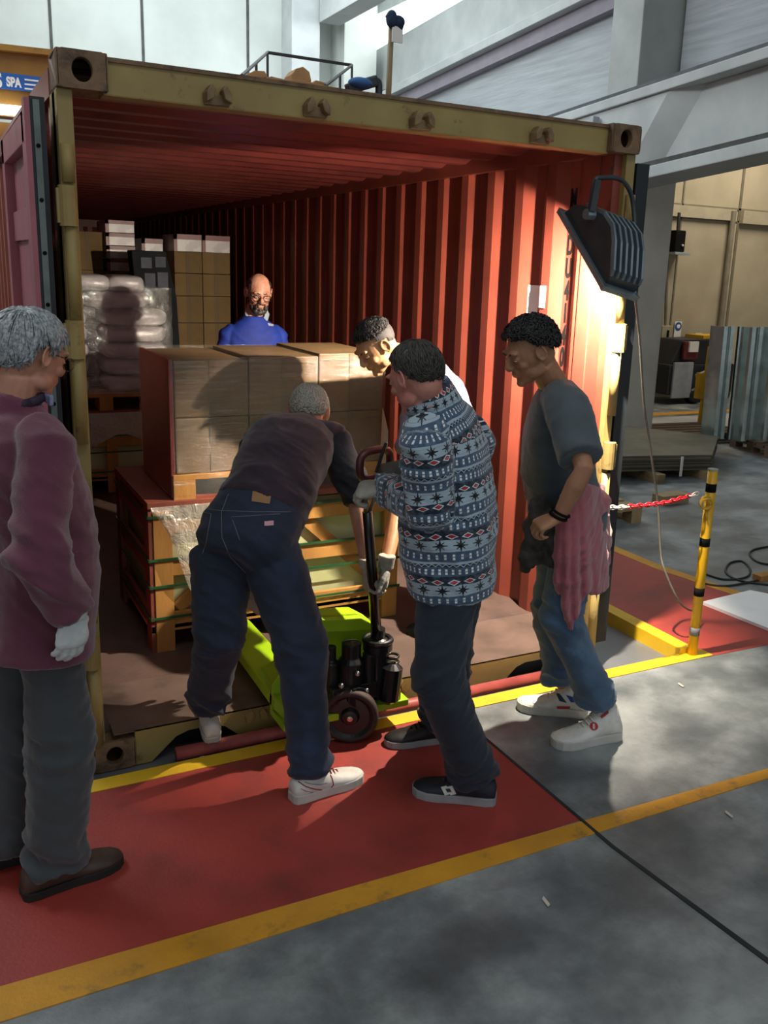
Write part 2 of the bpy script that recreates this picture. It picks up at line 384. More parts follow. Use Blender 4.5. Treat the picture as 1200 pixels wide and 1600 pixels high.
# corner castings with their oval holes
def casting(x, y, z, name='corner_casting'):
    mb = MB(); w_, d_, h_ = .162, .178, .118
    # front face ring with an oval hole, then a box behind
    n = 24; out = []; inn = []
    for k in range(n):
        a_ = 2*math.pi*k/n+math.pi/n; cx, cz = math.cos(a_), math.sin(a_)
        s_ = 1/max(abs(cx)**1, abs(cz)); out.append((cx*s_*w_/2, cz*s_*h_/2)); inn.append((cx*.032, cz*.037))
    for dy in (0,):
        vs = [(x+w_/2+p[0], y, z+h_/2+p[1]) for p in out]+[(x+w_/2+p[0], y, z+h_/2+p[1]) for p in inn]+[(x+w_/2+p[0], y+.03, z+h_/2+p[1]) for p in inn]
        mb.add(vs, [(k, (k+1) % n, n+(k+1) % n, n+k) for k in range(n)]+[(n+k, n+(k+1) % n, 2*n+(k+1) % n, 2*n+k) for k in range(n)])
    mb.box((x, y, z), (x+.012, y+d_, z+h_)); mb.box((x+w_-.012, y, z), (x+w_, y+d_, z+h_))
    mb.box((x, y+.001, z), (x+w_, y+d_, z+.01)); mb.box((x, y+.001, z+h_-.01), (x+w_, y+d_, z+h_)); mb.box((x, y+d_-.01, z), (x+w_, y+d_, z+h_))
    return mb
C1 = .045
for x in (0, W-.162):
    for y in (-C1, LEN-.178):
        for z in (ZB, ZT-.118):
            o = casting(x, y, z).build('corner_casting', m_cast, con, bevel=.007)
# header with its dark under-lip
MB().box((.15, -.01, ZT-.125), (W-.15, .07, ZT-.012)).build('door_header', m_tan, con, bevel=.006)
MB().box((.12, -.018, ZT-.02), (W-.12, .06, ZT-.006)).build('header_flange', m_cast, con)
# keepers: paired cams bolted to header and sill
def keeper(x, z, up):
    mb = MB(); mb.box((x-.045, -.03, z-.018), (x+.045, -.012, z+.018))
    for s_ in (-1, 1):
        mb.prism([(x+s_*.045, z-.012), (x+s_*.045, z+.018), (x+s_*.025, z+.048*up), (x+s_*.012, z+.03*up), (x+s_*.02, z+.0)], -.062, -.012, 'y')
    return mb
for x in (.55, .92, 1.36, 1.93): keeper(x-.02, ZT-.1, 1).build('locking_keeper', mat('keeper_rust', '8c7550', '6a5036', rough=.6, scale=14), con, bevel=.004)
for x in (.67, 1.33, 1.63, 2.33): keeper(x-.02, ZF-.05, 1).build('locking_keeper', m_tan, con)
# sill with two arched pockets
sill = [(.16, ZB), (.16, ZF), (W-.16, ZF), (W-.16, ZB)]
for cx in (2.06, .42):
    for k in range(0, 9):
        t = k/8; xx = cx+.2-.4*t; hh = max(0, min(1, min(t, 1-t)*3.4)); sill.append((xx, ZB+.105*hh))
MB().prism(sill, -.04, .05, 'y').build('door_sill', m_tan, con)
MB().box((.17, .052, ZB), (W-.17, .06, ZF-.02)).build('sill_back', m_dark, con)
MB().box((.08, -.04, ZF-.006), (W-.08, .4, ZF+.001)).build('threshold_plate', mat('threshold', '6b5850', '574840', rough=.5, metal=.2, scale=6, dirt='3c322d'), con)
# posts with hinge tubes
for sx, x0 in ((1, 0), (-1, W)):
    mb = MB(); mb.box((min(x0, x0+sx*.05), -.02, ZB+.118), (max(x0, x0+sx*.05), .10, ZT-.118))
    mb.box((min(x0, x0+sx*.055), .03, ZB+.118), (max(x0, x0+sx*.055), .16, ZT-.118))
    mb.build('corner_post', m_tan, con, bevel=.004)
    for a_, b_ in ((.118, .45), (.62, 1.02), (1.30, 1.62), (1.72, 2.05), (2.18, 2.30)):
        MB().tube([(x0+sx*.022, -.035, ZB+a_), (x0+sx*.022, -.035, ZB+b_)], .021, 14).build('hinge_tube', m_tan, con, smooth=True)
    for zz in (.50, 1.10, 1.66, 2.10):
        MB().tube([(x0+sx*.016, -.037, ZB+zz-.06), (x0+sx*.016, -.037, ZB+zz+.07)], .03, 14).box((x0-.02 if sx > 0 else x0-.01, -.048, ZB+zz-.05), (x0+.01 if sx > 0 else x0+.02, -.02, ZB+zz+.06)).build('hinge', m_tan, con, smooth=False)
# corrugated side walls, roof, floor, end wall
def corr(y0, y1, off, depth=.036, pitch=.278):
    pts = []; y = y0-pitch; k = 0
    seg = ((.070, 0), (.069, 1), (.070, 1), (.069, 0)); y += off
    lvl = 0; pts.append((y, 0))
    while y < y1+.3:
        for L_, l_ in seg:
            y += L_; pts.append((y, l_*depth))
    pts = [p for p in pts if y0 <= p[0] <= y1]
    return [(y0, pts[0][1])]+pts+[(y1, pts[-1][1])]
def sheet(pts, fn, t=.003):
    mb = MB(); n = len(pts)
    for i in range(n-1):
        a_, b_ = pts[i], pts[i+1]
        P = [fn(a_, 0), fn(b_, 0), fn(b_, 1), fn(a_, 1)]; Q = [fn((a_[0], a_[1]+t), 0), fn((b_[0], b_[1]+t), 0), fn((b_[0], b_[1]+t), 1), fn((a_[0], a_[1]+t), 1)]
        mb.add(P+Q, [(0, 1, 2, 3), (7, 6, 5, 4), (0, 4, 5, 1), (3, 2, 6, 7)])
    return mb
zl, zh = ZF-.02, ZT-.10
cr = corr(.16, LEN-.1, .275)
sheet(cr, lambda p, t: (W-.094+p[1], p[0], zl if t == 0 else zh)).build('side_panel', m_cred, con, fix=False)
sheet(cr, lambda p, t: (.058-p[1], p[0], zl if t == 0 else zh)).build('side_panel', m_cred, con, fix=False)
MB().box((W-.10, .1, zl), (W-.085, .19, zh)).box((W-.094, .01, zl), (W-.05, .16, zh)).build('front_wall_strip', m_cred, con)
MB().box((W-.11, .06, ZT-.12), (W-.0, LEN, ZT-.03)).build('top_rail', m_cred, con)
MB().box((0, .16, ZT-.12), (.075, LEN, ZT-.03)).build('top_rail', m_cred, con)
MB().box((W-.06, .16, ZB), (W-.0, LEN, ZF-.02)).build('bottom_rail', m_tan, con)
MB().box((0, .16, ZB), (.06, LEN, ZF-.02)).build('bottom_rail', m_tan, con)
rf = corr(.07, LEN-.05, .03, .022, .209*1.0)
sheet(rf, lambda p, t: (.05 if t == 0 else W-.05, p[0], ZT-.062+p[1])).build('roof_panel', mat('roof_red_shaded', '7a352f', '6a2d29', rough=.45, scale=4, dirt='4b221f'), con, fix=False)  # roof red darkened below the wall red, ceiling shade put into the colour
MB().box((.06, .05, ZF-.03), (W-.06, LEN-.05, ZF)).build('floor_boards', m_ply, con)
er = [(p[0], p[1]) for p in corr(.05, W-.05, .05)]
sheet(er, lambda p, t: (p[0], LEN-.09+p[1], zl if t == 0 else zh)).build('end_wall', m_cred, con, fix=False)
MB().box((.0, LEN-.1, ZT-.16), (W, LEN-.0, ZT-.01)).build('end_header', m_cred, con)
# stencilled serial on the inside wall, read downwards
for i, ch in enumerate('MEDU4140'):
    zc = 2.255-i*.108
    M = Matrix.Translation((W-.0595, .332, zc)) @ Matrix.Rotation(-math.pi/2, 4, 'Z') @ Matrix.Rotation(math.pi/2, 4, 'X')
    text(ch, 'serial_letter', m_blk, M, .125, con, .0008, .52, 'CENTER', .005)
# white paper stuck across one rib
yy = [p for p in cr if .44 < p[0] < .70]
pp = MB()
path = [(.455, None), (.51, None), (.58, None), (.655, None)]
def crx(y):
    for a_, b_ in zip(cr, cr[1:]):
        if a_[0] <= y <= b_[0] and b_[0] > a_[0]: return W-.094+a_[1]+(b_[1]-a_[1])*(y-a_[0])/(b_[0]-a_[0])
    return W-.094
ys_ = [.455+.0125*k for k in range(17)]
m_paper = mat('white_paper', 'eceae4', 'e2e0da', rough=.6)
v = []; f = []
for k, y in enumerate(ys_):
    x = crx(y)-.003; lo_ = 1.735 if y < .55 else 1.69
    v += [(x, y, lo_), (x, y, 1.845), (x-.001, y, lo_), (x-.001, y, 1.845)]
for k in range(len(ys_)-1):
    a_ = 4*k; f += [(a_, a_+4, a_+5, a_+1), (a_+2, a_+3, a_+7, a_+6)]
tag(MB().add(v, f).build('paper_sheet', m_paper), 'white paper sheet stuck over a rib of the red container wall', 'paper')
# doors folded back along both sides
def door(x, sgn, y0=.02, y1=1.19):
    dd = MB(); x0, x1 = sorted((x, x-sgn*.05))
    dd.box((x0, y0, ZB+.15), (x1, y0+.20, ZT-.17)); dd.box((x0, y1-.1, ZB+.15), (x1, y1, ZT-.17))
    dd.box((x0, y0, ZB+.15), (x1, y1, ZB+.27)); dd.box((x0, y0, ZT-.27), (x1, y1, ZT-.17))
    t = .012*sgn; xi = x-sgn*.022
    for a_, b_, q in ((.27, .5, 1), (.5, .62, 0), (.62, 1.0, 1), (1.0, 1.12, 0), (1.12, 1.5, 1), (1.5, 1.62, 0), (1.62, 2.0, 1), (2.0, 2.12, 0), (2.12, ZT-.27-ZB, 1)):
        xx = sorted((xi-sgn*(.014 if q else 0), xi-sgn*(.018 if q else .004)))
        dd.box((xx[0], y0+.19, ZB+a_), (xx[1], y1-.09, ZB+b_))
    return dd
dl = door(-.085, -1, .068).build('door', m_door, con, bevel=.003)
dl.data.transform(Matrix.Rotation(0, 4, 'Z'))
g = MB().box((-.082, .0, ZB+.12), (-.035, .028, ZT-.15)).box((-.088, .055, ZB+.12), (-.035, .072, ZT-.15)); g.build('gasket', m_rub, dl)
MB().box((-.099, -.004, ZB+.13), (-.082, .06, ZT-.155)).build('door_edge', m_door, dl)
gs = MB().box((-.072, -.006, ZB+.14), (-.052, .0, ZT-.16)); gso = gs.build('gasket_strip', m_gals, dl)
for k in range(13): MB().lathe([(.0, .0), (.007, .0), (.007, .003), (.0, .004)], (-.062, -.006, ZB+.25+k*.17), (0, -1, 0), 10).build('gasket_bolt', m_blk, dl)
dr = door(W+.085, 1).build('door', m_door, con, bevel=.003)
MB().box((W+.02, -.012, ZB+.12), (W+.092, .03, ZT-.15)).build('gasket', m_rub, dr)
# red pipe rail along the kerb
rp = tag(MB().tube([(.30, -.115, .012), (2.17, -.115, .012)], .028, 14).build('kerb_pipe', mat('red_pipe', '9c4a45', '84383a', rough=.5, dirt='5b2c2c', scale=9), smooth=True), 'dull red steel pipe lying along the pit edge under the container sill', 'pipe')
# ------------------------------------------------------------------ goods inside the container
m_wood = mat('crate_wood', 'b5813f', '9c6c33', rough=.7, scale=7, stretch=(1, 1, .25), dirt='6d4a26', dlo=.6, dhi=.78, dscale=9, bump=.2)
m_woodr = mat('stained_board', '7e3f2e', '6b3427', rough=.6, scale=6, stretch=(1, .3, 1), bump=.1)
m_woodg = mat('grey_pallet_wood', '8a7452', '6f5d43', rough=.8, scale=8, dirt='4d4030', dscale=9, bump=.3)
m_strap = mat('green_strap', '24502f', '1d4528', rough=.4)
m_pan = mat('pale_panel', 'b9b98c', 'a8a87c', rough=.4, scale=3)
m_cart = mat('brown_carton', '6f5737', '5f482d', rough=.55, scale=5, bump=.08)
m_seam = mat('carton_seam', '6a5538', '5e4b31', rough=.7)
m_maroon = mat('maroon_carton_side', '7d2f2c', '6c2826', rough=.4, scale=4)
def film(name, c, a, bump=1.0, rough=.14, stretch=(1.5, 1.5, 9), bs=7, gloss=.16):
    if name in MATS: return MATS[name]
    m = bpy.data.materials.new(name); m.use_nodes = True; g = G(m); g.n.remove(g.n['Principled BSDF'])
    tr = g.node('ShaderNodeBsdfTransparent'); gl_ = g.node('ShaderNodeBsdfGlossy'); gl_.inputs['Roughness'].default_value = rough; df = g.node('ShaderNodeBsdfDiffuse')
    df.inputs['Color'].default_value = (*lin(c), 1); gl_.inputs['Color'].default_value = (1, 1, 1, 1)
    bn = g.noise(g.co(stretch), bs, 5, .6, .6); bp = g.node('ShaderNodeBump'); bp.inputs['Strength'].default_value = 1; bp.inputs['Distance'].default_value = .012*bump
    g.put(bp.inputs['Height'], bn)
    for q in (gl_, df): g.l.new(bp.outputs[0], q.inputs['Normal'])
    m1 = g.node('ShaderNodeMixShader'); m1.inputs[0].default_value = a; g.l.new(tr.outputs[0], m1.inputs[1]); g.l.new(df.outputs[0], m1.inputs[2])
    m2 = g.node('ShaderNodeMixShader'); m2.inputs[0].default_value = gloss; g.l.new(m1.outputs[0], m2.inputs[1]); g.l.new(gl_.outputs[0], m2.inputs[2])
    g.l.new(m2.outputs[0], g.n['Material Output'].inputs['Surface']); MATS[name] = m; return m
m_film = film('stretch_film', 'd8c8a0', .02, 1.5, .13, (1.2, 1.2, 12), 5, .09)
m_filmw = film('clear_film', 'e6e2d8', .30, 1.6, .12, (3, 3, 3), 5)
def crate(x0, y0, z0, x1, y1, z1, label, full=True):
    e = empty('wooden_crate', ((x0+x1)/2, (y0+y1)/2, z0), label, 'crate')
    pw = .085
    for cx in (x0, (x0+x1)/2-pw/2, x1-pw):
        for cy in ((y0, y1-.03) if cx > x0+.01 and cx < x1-pw-.01 else (y0, y1-.03)):
            MB().box((cx, cy-.004, z0), (cx+pw, cy+.026, z1-.03)).build('corner_post', m_wood, e, bevel=.002)
    for cy in (y0, y1-.1):
        MB().box((x0-.022, cy, z0), (x0, cy+.1, z1-.03)).build('side_board', m_woodr, e, bevel=.002)
    for zz in (z0+.12, z0+.38, z1-.14):
        MB().box((x0-.02, y0+.1, zz), (x0-.002, y1-.1, zz+.085)).build('side_board', m_woodr, e, bevel=.002)
        MB().box((x0+pw, y0, zz-.01), (x1-pw, y0+.02, zz+.07)).build('front_rail', m_wood, e, bevel=.002)
    xm = (x0+x1)/2
    for a_, b_ in (((x0+pw+.02, z0+.2), (xm-.02, z1-.12)), ((x1-pw-.02, z0+.2), (xm+.08, z1-.12))):
        MB().bar((a_[0], y0+.03, a_[1]), (b_[0], y0+.03, b_[1]), .018, .06, up=(0, 0, 1)).build('diagonal_brace', m_wood, e)
    MB().box((x0+.03, y0+.045, z0+.14), (x1-.03, y1-.03, z1-.05)).build('packed_panels', m_pan, e)
    MB().box((x0-.025, y0-.01, z1-.03), (x1+.01, y1, z1)).build('lid', m_woodr, e, bevel=.003)
    MB().box((x0-.02, y0, z0+.1), (x1, y1, z0+.13)).build('base_deck', m_wood, e)
    for zz in (z0+.165, z0+.32, z0+.45, z1-.075):
        MB().box((x0-.028, y0-.012, zz), (x1+.012, y0-.009, zz+.012)).box((x0-.029, y0-.012, zz), (x0-.026, y1, zz+.012)).build('strap', m_strap, e)
    return e
cr1 = crate(.40, .66, ZF, 1.655, 1.46, .84, 'large wooden crate with green straps standing under the film-wrapped cartons')
# torn clear plastic hanging over the crate front
def drape(x0, x1, z0, z1, y, fn, nx=18, nz=12, amp=.012, seed=0):
    vs = []; fs = []
    for j in range(nz+1):
        for i in range(nx+1):
            u, t = i/nx, j/nz; x = x0+(x1-x0)*u; zlo = fn(u); z = z1+(zlo-z1)*t
            vs.append((x, y-.012-amp*(1+wnoise(V((x, 0, z)), 9, seed))-.02*t*(1-t), z))
    for j in range(nz):
        for i in range(nx): a_ = j*(nx+1)+i; fs.append((a_, a_+1, a_+nx+2, a_+nx+1))
    return MB().add(vs, fs)
tag(drape(.385, .75, .5, .825, .645, lambda u: .80-.36*min(1, u*2.1)+.05*math.sin(u*9)).build('plastic_sheet', film('torn_film', 'd9cfc0', .42, 1.5, .18, (3, 3, 3), 6), smooth=True), 'torn clear plastic sheet hanging over the left front corner of the large wooden crate', 'plastic sheet')
def pallet(x0, y0, z0, x1, y1, label=None, m=None, rot=0, cat='pallet', h=.13):
    m = m or m_woodg; cx, cy = (x0+x1)/2, (y0+y1)/2
    e = empty('pallet', (cx, cy, z0), label, cat)
    L, D = x1-x0, y1-y0; hh = h/.144
    for k in range(5):
        w_ = D/5*.78; yy = -D/2+D/5*k+.0; MB().box((-L/2, yy, .1*hh+.012*hh), (L/2, yy+w_, h)).build('deck_board', m, e, local=True, bevel=.002)
    for i in range(3):
        xx = -L/2+(L-.1)/2*i
        MB().box((xx, -D/2, .09*hh), (xx+.1, D/2, .112*hh)).build('stringer_board', m, e, local=True)
        MB().box((xx, -D/2, 0), (xx+.1, D/2, .018*hh)).build('bottom_board', m, e, local=True)
        for j in range(3):
            yy = -D/2+(D-.12)/2*j; MB().box((xx, yy, .018*hh), (xx+.1, yy+.12, .09*hh)).build('block', m, e, local=True, bevel=.002)
    e.rotation_euler = (0, 0, rot); return e
pallet(.50, .665, .84, 1.55, 1.30, 'pale pallet under the film-wrapped cartons, on top of the large crate', m_wood, h=.115)
# film-wrapped cartons on the pallet, one carton per cell of the stack
bx0, bx1, by0, by1, bz0 = .515, 1.55, .672, 1.29, .957
def carton_part(a, b, name, m, parent=None, label=None):
    mb = MB().box(a, b); o = mb.build(name, m, parent, bevel=.004); return o
n_c = 0
rows = ((.957, 1.215), (1.217, 1.475))
colx = (bx0, .86, 1.205, bx1)
where = {(0, 0): 'lower left', (1, 0): 'lower middle', (2, 0): 'lower right', (0, 1): 'upper left', (1, 1): 'upper middle', (2, 1): 'upper right'}
for j, (za, zb) in enumerate(rows):
    for i in range(3):
        zt = zb+(.012*i if j else 0)
        e = empty('carton', ((colx[i]+colx[i+1])/2, .98, za), where[(i, j)]+' brown carton in the front wrapped stack on the crate', 'carton', 'film-wrapped cartons on the crate')
        MB().box((colx[i]+.002, by0+.004, za), (colx[i+1]-.002, by1-.004, zt-.002)).build('box', m_cart, e, bevel=.006)
        MB().box((colx[i]+.16, by0+.0015, za+.002), (colx[i]+.185, by0+.004, zt-.004)).build('seam', m_seam, e)
        MB().box((colx[i]+.01, by0+.0015, zt-.035), (colx[i+1]-.01, by0+.004, zt-.03)).build('seam', m_seam, e)
tag(MB().box((bx0-.022, by0+.006, bz0-.11), (bx0-.003, by1, 1.478)).build('maroon_board', m_maroon, bevel=.003), 'dark maroon board covering the left side of the wrapped cartons', 'board')
fb = MB(); NX, NZ = 60, 34
def wrapbox(x0, x1, y0, y1, z0, z1, amp, nx, nz, seed):
    mb = MB(); per = [(x0, y0), (x1, y0), (x1, y1), (x0, y1)]; ring = []
    for s_ in range(4):
        a_, b_ = V((*per[s_], 0)), V((*per[(s_+1) % 4], 0)); k_ = nx if s_ % 2 == 0 else nx//2
        nn = (b_-a_).normalized().cross(V((0, 0, 1)))
        for k in range(k_): ring.append((a_.lerp(b_, k/k_), nn))
    rs = []
    for j in range(nz+1):
        z = z0+(z1-z0)*j/nz
        rs.append([V((p.x, p.y, z))+n_*(.004+amp*(.5+.5*noise.noise(V((p.x*3+p.y*3+seed, z*26+2.2*p.x, seed))))) for p, n_ in ring])
    mb.rings(rs, cap=False)
    top = rs[-1]; c_ = sum(top, V((0, 0, 0)))/len(top)+V((0, 0, .006)); n0 = len(mb.v)
    mb.add(top+[c_], [(i, (i+1) % len(top), len(top)) for i in range(len(top))]); return mb
tag(wrapbox(bx0-.024, bx1+.004, by0, by1+.002, .85, 1.488, .007, 60, 60, 3).build('stretch_film', m_film, smooth=True, fix=False), 'clear shiny stretch film wound around the cartons on the large crate', 'film wrap')
tag(MB().prism([(1.556, .92), (1.60, .93), (1.60, 1.10), (1.565, 1.22)], .70, .704, 'y').build('film_flap', film('film_flap', 'e8e0c8', .75, .8), smooth=False), 'loose flap of bright film at the right edge of the wrapped cartons', 'film flap')
# second crate deeper in the container with white sacks on a pallet on top of it
cr2 = crate(.15, 3.86, ZF, 1.38, 4.40, .765, 'smaller strapped crate deep inside the container under the pallet of white sacks')
tag(drape(.16, 1.2, .5, .75, 3.85, lambda u: .53+.05*math.sin(u*12), seed=5).build('plastic_sheet', film('torn_film', 'd9cfc0', .42), smooth=True), 'clear plastic sheet wrapped over the top of the crate deep inside the container', 'plastic sheet')
pallet(.15, 3.84, .766, 1.32, 4.42, 'pallet under the white sacks deep inside the container', m_wood)
m_sack = mat('white_sack', 'c6c0c2', 'b0abae', rough=.32, scale=5, bump=.9, bscale=9, spec=.8)
def sack(x, y, z, sx, sy, sz, seed):
    vs = []; fs = []; n, m_ = 22, 12
    for i in range(m_+1):
        t = -math.pi/2+math.pi*i/m_
        for k in range(n):
            a_ = 2*math.pi*k/n; sgn = lambda q, e_: math.copysign(abs(q)**e_, q)
            p = V((sx/2*sgn(math.cos(t), .3)*sgn(math.cos(a_), .3), sy/2*sgn(math.cos(t), .3)*sgn(math.sin(a_), .3), sz/2*sgn(math.sin(t), .75)))
            p += V((p.x, p.y, p.z)).normalized()*.022*noise.noise(V((p.x*11+seed*5, p.y*11, p.z*11)))
            vs.append(p+V((x, y, z)))
    for i in range(m_):
        for k in range(n): fs.append((i*n+k, i*n+(k+1) % n, (i+1)*n+(k+1) % n, (i+1)*n+k))
    return MB().add(vs, fs)
levels = ['bottom', 'second', 'third', 'fourth', 'fifth', 'sixth', 'topmost']
for j in range(7):
    zc = .897+.065+j*.127
    cols = ((.38, .50), (.87, .48)) if j < 6 else ((.35, .34), (.65, .33), (.93, .26))
    nm = ('left', 'right') if j < 6 else ('left', 'middle', 'right')
    for i, (cx, w_) in enumerate(cols):
        dx = (.12 if i == 1 and j < 5 else .0)
        tag(sack(cx+dx, 4.10, zc, w_, .5, .128, j*3+i).build('white_sack', m_sack, smooth=True, fix=False), nm[i]+' white plastic sack in the '+levels[j]+' layer of the wrapped sack stack', 'sack', 'white sacks on the pallet')
tag(wrapbox(.13, 1.245, 3.84, 4.36, .90, 1.70, .014, 40, 44, 8).build('sack_film', film('sack_film', 'e0dce0', .04, 4.5, .16, (2.5, 2.5, 4), 3.5, .24), smooth=True, fix=False), 'glossy clear film wound around the stack of white sacks', 'film wrap')
# things at the back
m_dkw = mat('dark_wrap', '202427', '16191b', rough=.75, bump=.4, bscale=8, scale=4, spec=.15)
dw = empty('dark_wrapped_rack', (1.32, 4.6, ZF), 'tall dark plastic-wrapped rack with pale panes behind the right side of the white sacks', 'rack')
MB().prism([(1.20, ZF), (1.50, ZF), (1.44, 1.60), (1.36, 1.98), (1.08, 1.98), (1.10, 1.70)], 4.44, 4.62, 'y').build('wrapped_body', m_dkw, dw, bevel=.01)
for i, (xa, za) in enumerate(((1.155, 1.84), (1.27, 1.85), (1.18, 1.66), (1.285, 1.67))):
    MB().box((xa, 4.435, za), (xa+.085, 4.442, za+.085 if i < 2 else za+.14)).build('pane', mat('pane_grey', '5d606b', '4c4f59', rough=.7, spec=.2), dw)
m_bw = mat('white_print_carton', 'cfc9c9', 'b9b2b4', rough=.35, scale=8, lo=.45, hi=.55)
m_br = mat('red_print', '7c2a33', '642029', rough=.4)
m_bc = mat('dim_carton', '806947', '6f5b3d', rough=.85, scale=5, spec=.15)
def bcart(x0, x1, z0, z1, y, label, white=False, dep=.45):
    e = empty('carton', ((x0+x1)/2, y+dep/2, z0), label, 'carton', 'cartons at the back of the container')
    MB().box((x0, y, z0), (x1, y+dep, z1)).build('box', m_bw if white else m_bc, e, bevel=.005)
    if white: MB().box((x0, y-.003, z1-(z1-z0)*.3), (x1, y, z1)).box((x0, y-.003, z0), (x0+.03, y, z1)).build('red_band', m_br, e)
    else: MB().box((x0+(x1-x0)*.42, y-.003, z0), (x0+(x1-x0)*.56, y, z1)).build('tape', m_seam, e)
    return e
YB = 5.0
for j, (za, zb) in enumerate(((.35, .72), (.725, 1.1), (1.105, 1.36), (1.365, 1.60), (1.605, 1.80), (1.805, 1.99))):
    for i, (xa, xb) in enumerate(((1.56, 1.81), (1.815, 2.07))):
        bcart(xa, xb, za, zb, YB, ('left' if i == 0 else 'right')+' brown carton in layer '+('one', 'two', 'three', 'four', 'five', 'six')[j]+' of the tall back stack behind the blue-shirted man')
pallet(1.52, YB, ZF, 2.12, YB+.5, 'dark pallet under the tall back stack of brown cartons', m_woodg, h=.235)
for i, (xa, xb) in enumerate(((1.56, 1.81), (1.815, 2.07))):
    bcart(xa, xb, 1.992, 2.14, YB, ('left' if i == 0 else 'right')+' white and red printed carton on top of the tall back stack', True)
sup = bcart(.55, 1.50, ZF, 1.80, 5.25, 'big brown carton deep at the back carrying the small white cartons', False, .5)
for k in range(4): bcart(1.02, 1.27, 1.802+k*.11, 1.908+k*.11, 5.25, 'white and red carton, '+('lowest', 'second', 'third', 'top')[k]+' of the four stacked above the white sacks', True)
for k in range(2): bcart(1.33, 1.52, 1.90+k*.15-.1, 2.045+k*.15-.1, 5.25, 'white and red carton, '+('lower', 'upper')[k]+' of the two stacked beside the four white ones', True)
bcart(.74, .99, 1.802, 2.13, 5.25, 'plain brown carton at the back left above the white sacks', False)

def spline(pts, n=8):
    out = []; P = [pts[0]]+list(pts)+[pts[-1]]
    for i in range(1, len(P)-2):
        for k in range(n):
            t = k/n; a_, b_, c_, d_ = P[i-1], P[i], P[i+1], P[i+2]
            out.append(.5*((2*b_)+(c_-a_)*t+(2*a_-5*b_+4*c_-d_)*t*t+(3*b_-a_-3*c_+d_)*t**3))
    out.append(P[-2]); return out
# ------------------------------------------------------------------ pallet truck
m_lime = mat('lime_paint', '9fc41a', '8db414', rough=.4, scale=4, dirt='5a6a1c', dlo=.66, dhi=.8, dscale=9)
m_bk = mat('truck_black', '101114', '191a1e', rough=.35, scale=8)
m_tyre = mat('tyre_brown', '3c2c25', '2b211d', rough=.7)
pt_ = empty('pallet_truck', (1.0, -.22, 0), 'lime green and black hand pallet truck, forks pushed under the large crate', 'pallet truck')
for nm, x0 in (('left', .69), ('right', 1.09)):
    fk = MB(); vs = []
    pr = [(-.26, .115, .175), (-.16, .145, .2), (.3, .16, .21), (.86, .165, .205), (.95, .165, .185)]
    rs = []
    for k, (y, zb_, zt_) in enumerate(pr):
        ins = .0 if 0 < k < 4 else .035
        rs.append([V((x0+ins, y, zb_)), V((x0+.16-ins, y, zb_)), V((x0+.16-ins, y, zt_-.006)), V((x0+.154-ins, y, zt_)), V((x0+.006+ins, y, zt_)), V((x0+ins, y, zt_-.006))])
    fk.rings(rs); fo = fk.build('fork', m_lime, pt_)
    MB().tube([(x0+.03, .80, .155), (x0+.13, .80, .155)], .04, 18).build('load_roller', m_tyre, fo, smooth=True)
bh = MB()
bh.prism([(.69, .12), (1.25, .12), (1.25, .22), (1.14, .44), (1.07, .485), (.90, .50), (.86, .47), (.69, .24)], -.13, -.10, 'y')
bh.add([(.72, -.10, .2), (.72, .12, .2), (.76, -.10, .36), (1.22, -.10, .2), (1.22, .12, .2), (1.18, -.10, .36), (.735, -.10, .2), (.735, .12, .2), (.775, -.10, .36), (1.205, -.10, .2), (1.205, .12, .2), (1.165, -.10, .36)],
       [(0, 1, 2), (6, 8, 7), (0, 6, 7, 1), (1, 7, 8, 2), (2, 8, 6, 0), (3, 5, 4), (9, 10, 11), (3, 4, 10, 9), (4, 5, 11, 10), (5, 3, 9, 11)])
bh.prism([(.86, .47), (.90, .50), (1.07, .485), (1.14, .44), (1.14, .42), (.86, .45)], -.16, -.02, 'y')
bh.box((.69, -.27, .10), (1.25, -.10, .13))
bh.build('frame', m_lime, pt_, bevel=.004)
pm = MB(); pm.lathe([(0, 0), (.05, 0), (.055, .02), (.055, .17), (.04, .19), (.04, .25), (0, .26)], (1.0, -.22, .16)); pm.lathe([(0, 0), (.035, 0), (.035, .13), (.02, .14), (.02, .2), (0, .2)], (.92, -.20, .20))
pm.box((.90, -.27, .17), (1.10, -.15, .24)); pm.tube([(1.0, -.3, .2), (1.0, -.16, .2)], .045, 14); pm.lathe([(0, 0), (.03, 0), (.03, .16), (0, .17)], (1.075, -.24, .2))
pm.build('pump', m_bk, pt_, smooth=False, bevel=.004)
bolts = MB()
for p in ((.93, -.285, .26), (1.0, -.285, .30), (1.04, -.29, .22)): bolts.ell(p, .012)
bolts.build('pump_bolts', mat('chrome', 'c8c8c8', 'b0b0b0', rough=.2, metal=1), pt_, smooth=True)
ax = V((.42, .9, 0)).normalized()
wc = at(547, 1114, -.28); wc.z = .118
for k, s_ in enumerate((0, .155)):
    c_ = wc+ax*s_+V((.0, 0, 0))
    wh = MB().lathe([(.094, -.026), (.110, -.024), (.117, -.012), (.117, .012), (.110, .024), (.094, .026)], c_, -ax, 40, True).build('steer_wheel', m_tyre, pt_, smooth=True)
    MB().lathe([(0, -.016), (.03, -.018), (.04, -.010), (.080, -.012), (.095, -.022), (.095, .022), (.080, .012), (.04, .010), (.03, .026), (.014, .028), (0, .028)], c_, -ax, 32).build('wheel_hub', m_bk, wh, smooth=False)
    MB().lathe([(0, .026), (.012, .026), (.012, .034), (0, .036)], c_, -ax, 14).build('axle_nut', mat('chrome', 'c8c8c8', metal=1), wh)
MB().tube([wc+ax*.03+V((0, 0, 0)), wc+ax*.125], .03, 12).cbox(wc+ax*.078+V((0, 0, .1)), (.06, .05, .14)).build('wheel_yoke', m_bk, pt_)
pb, ptp = at(590, 1010, -.22), at(574, 800, -.26)
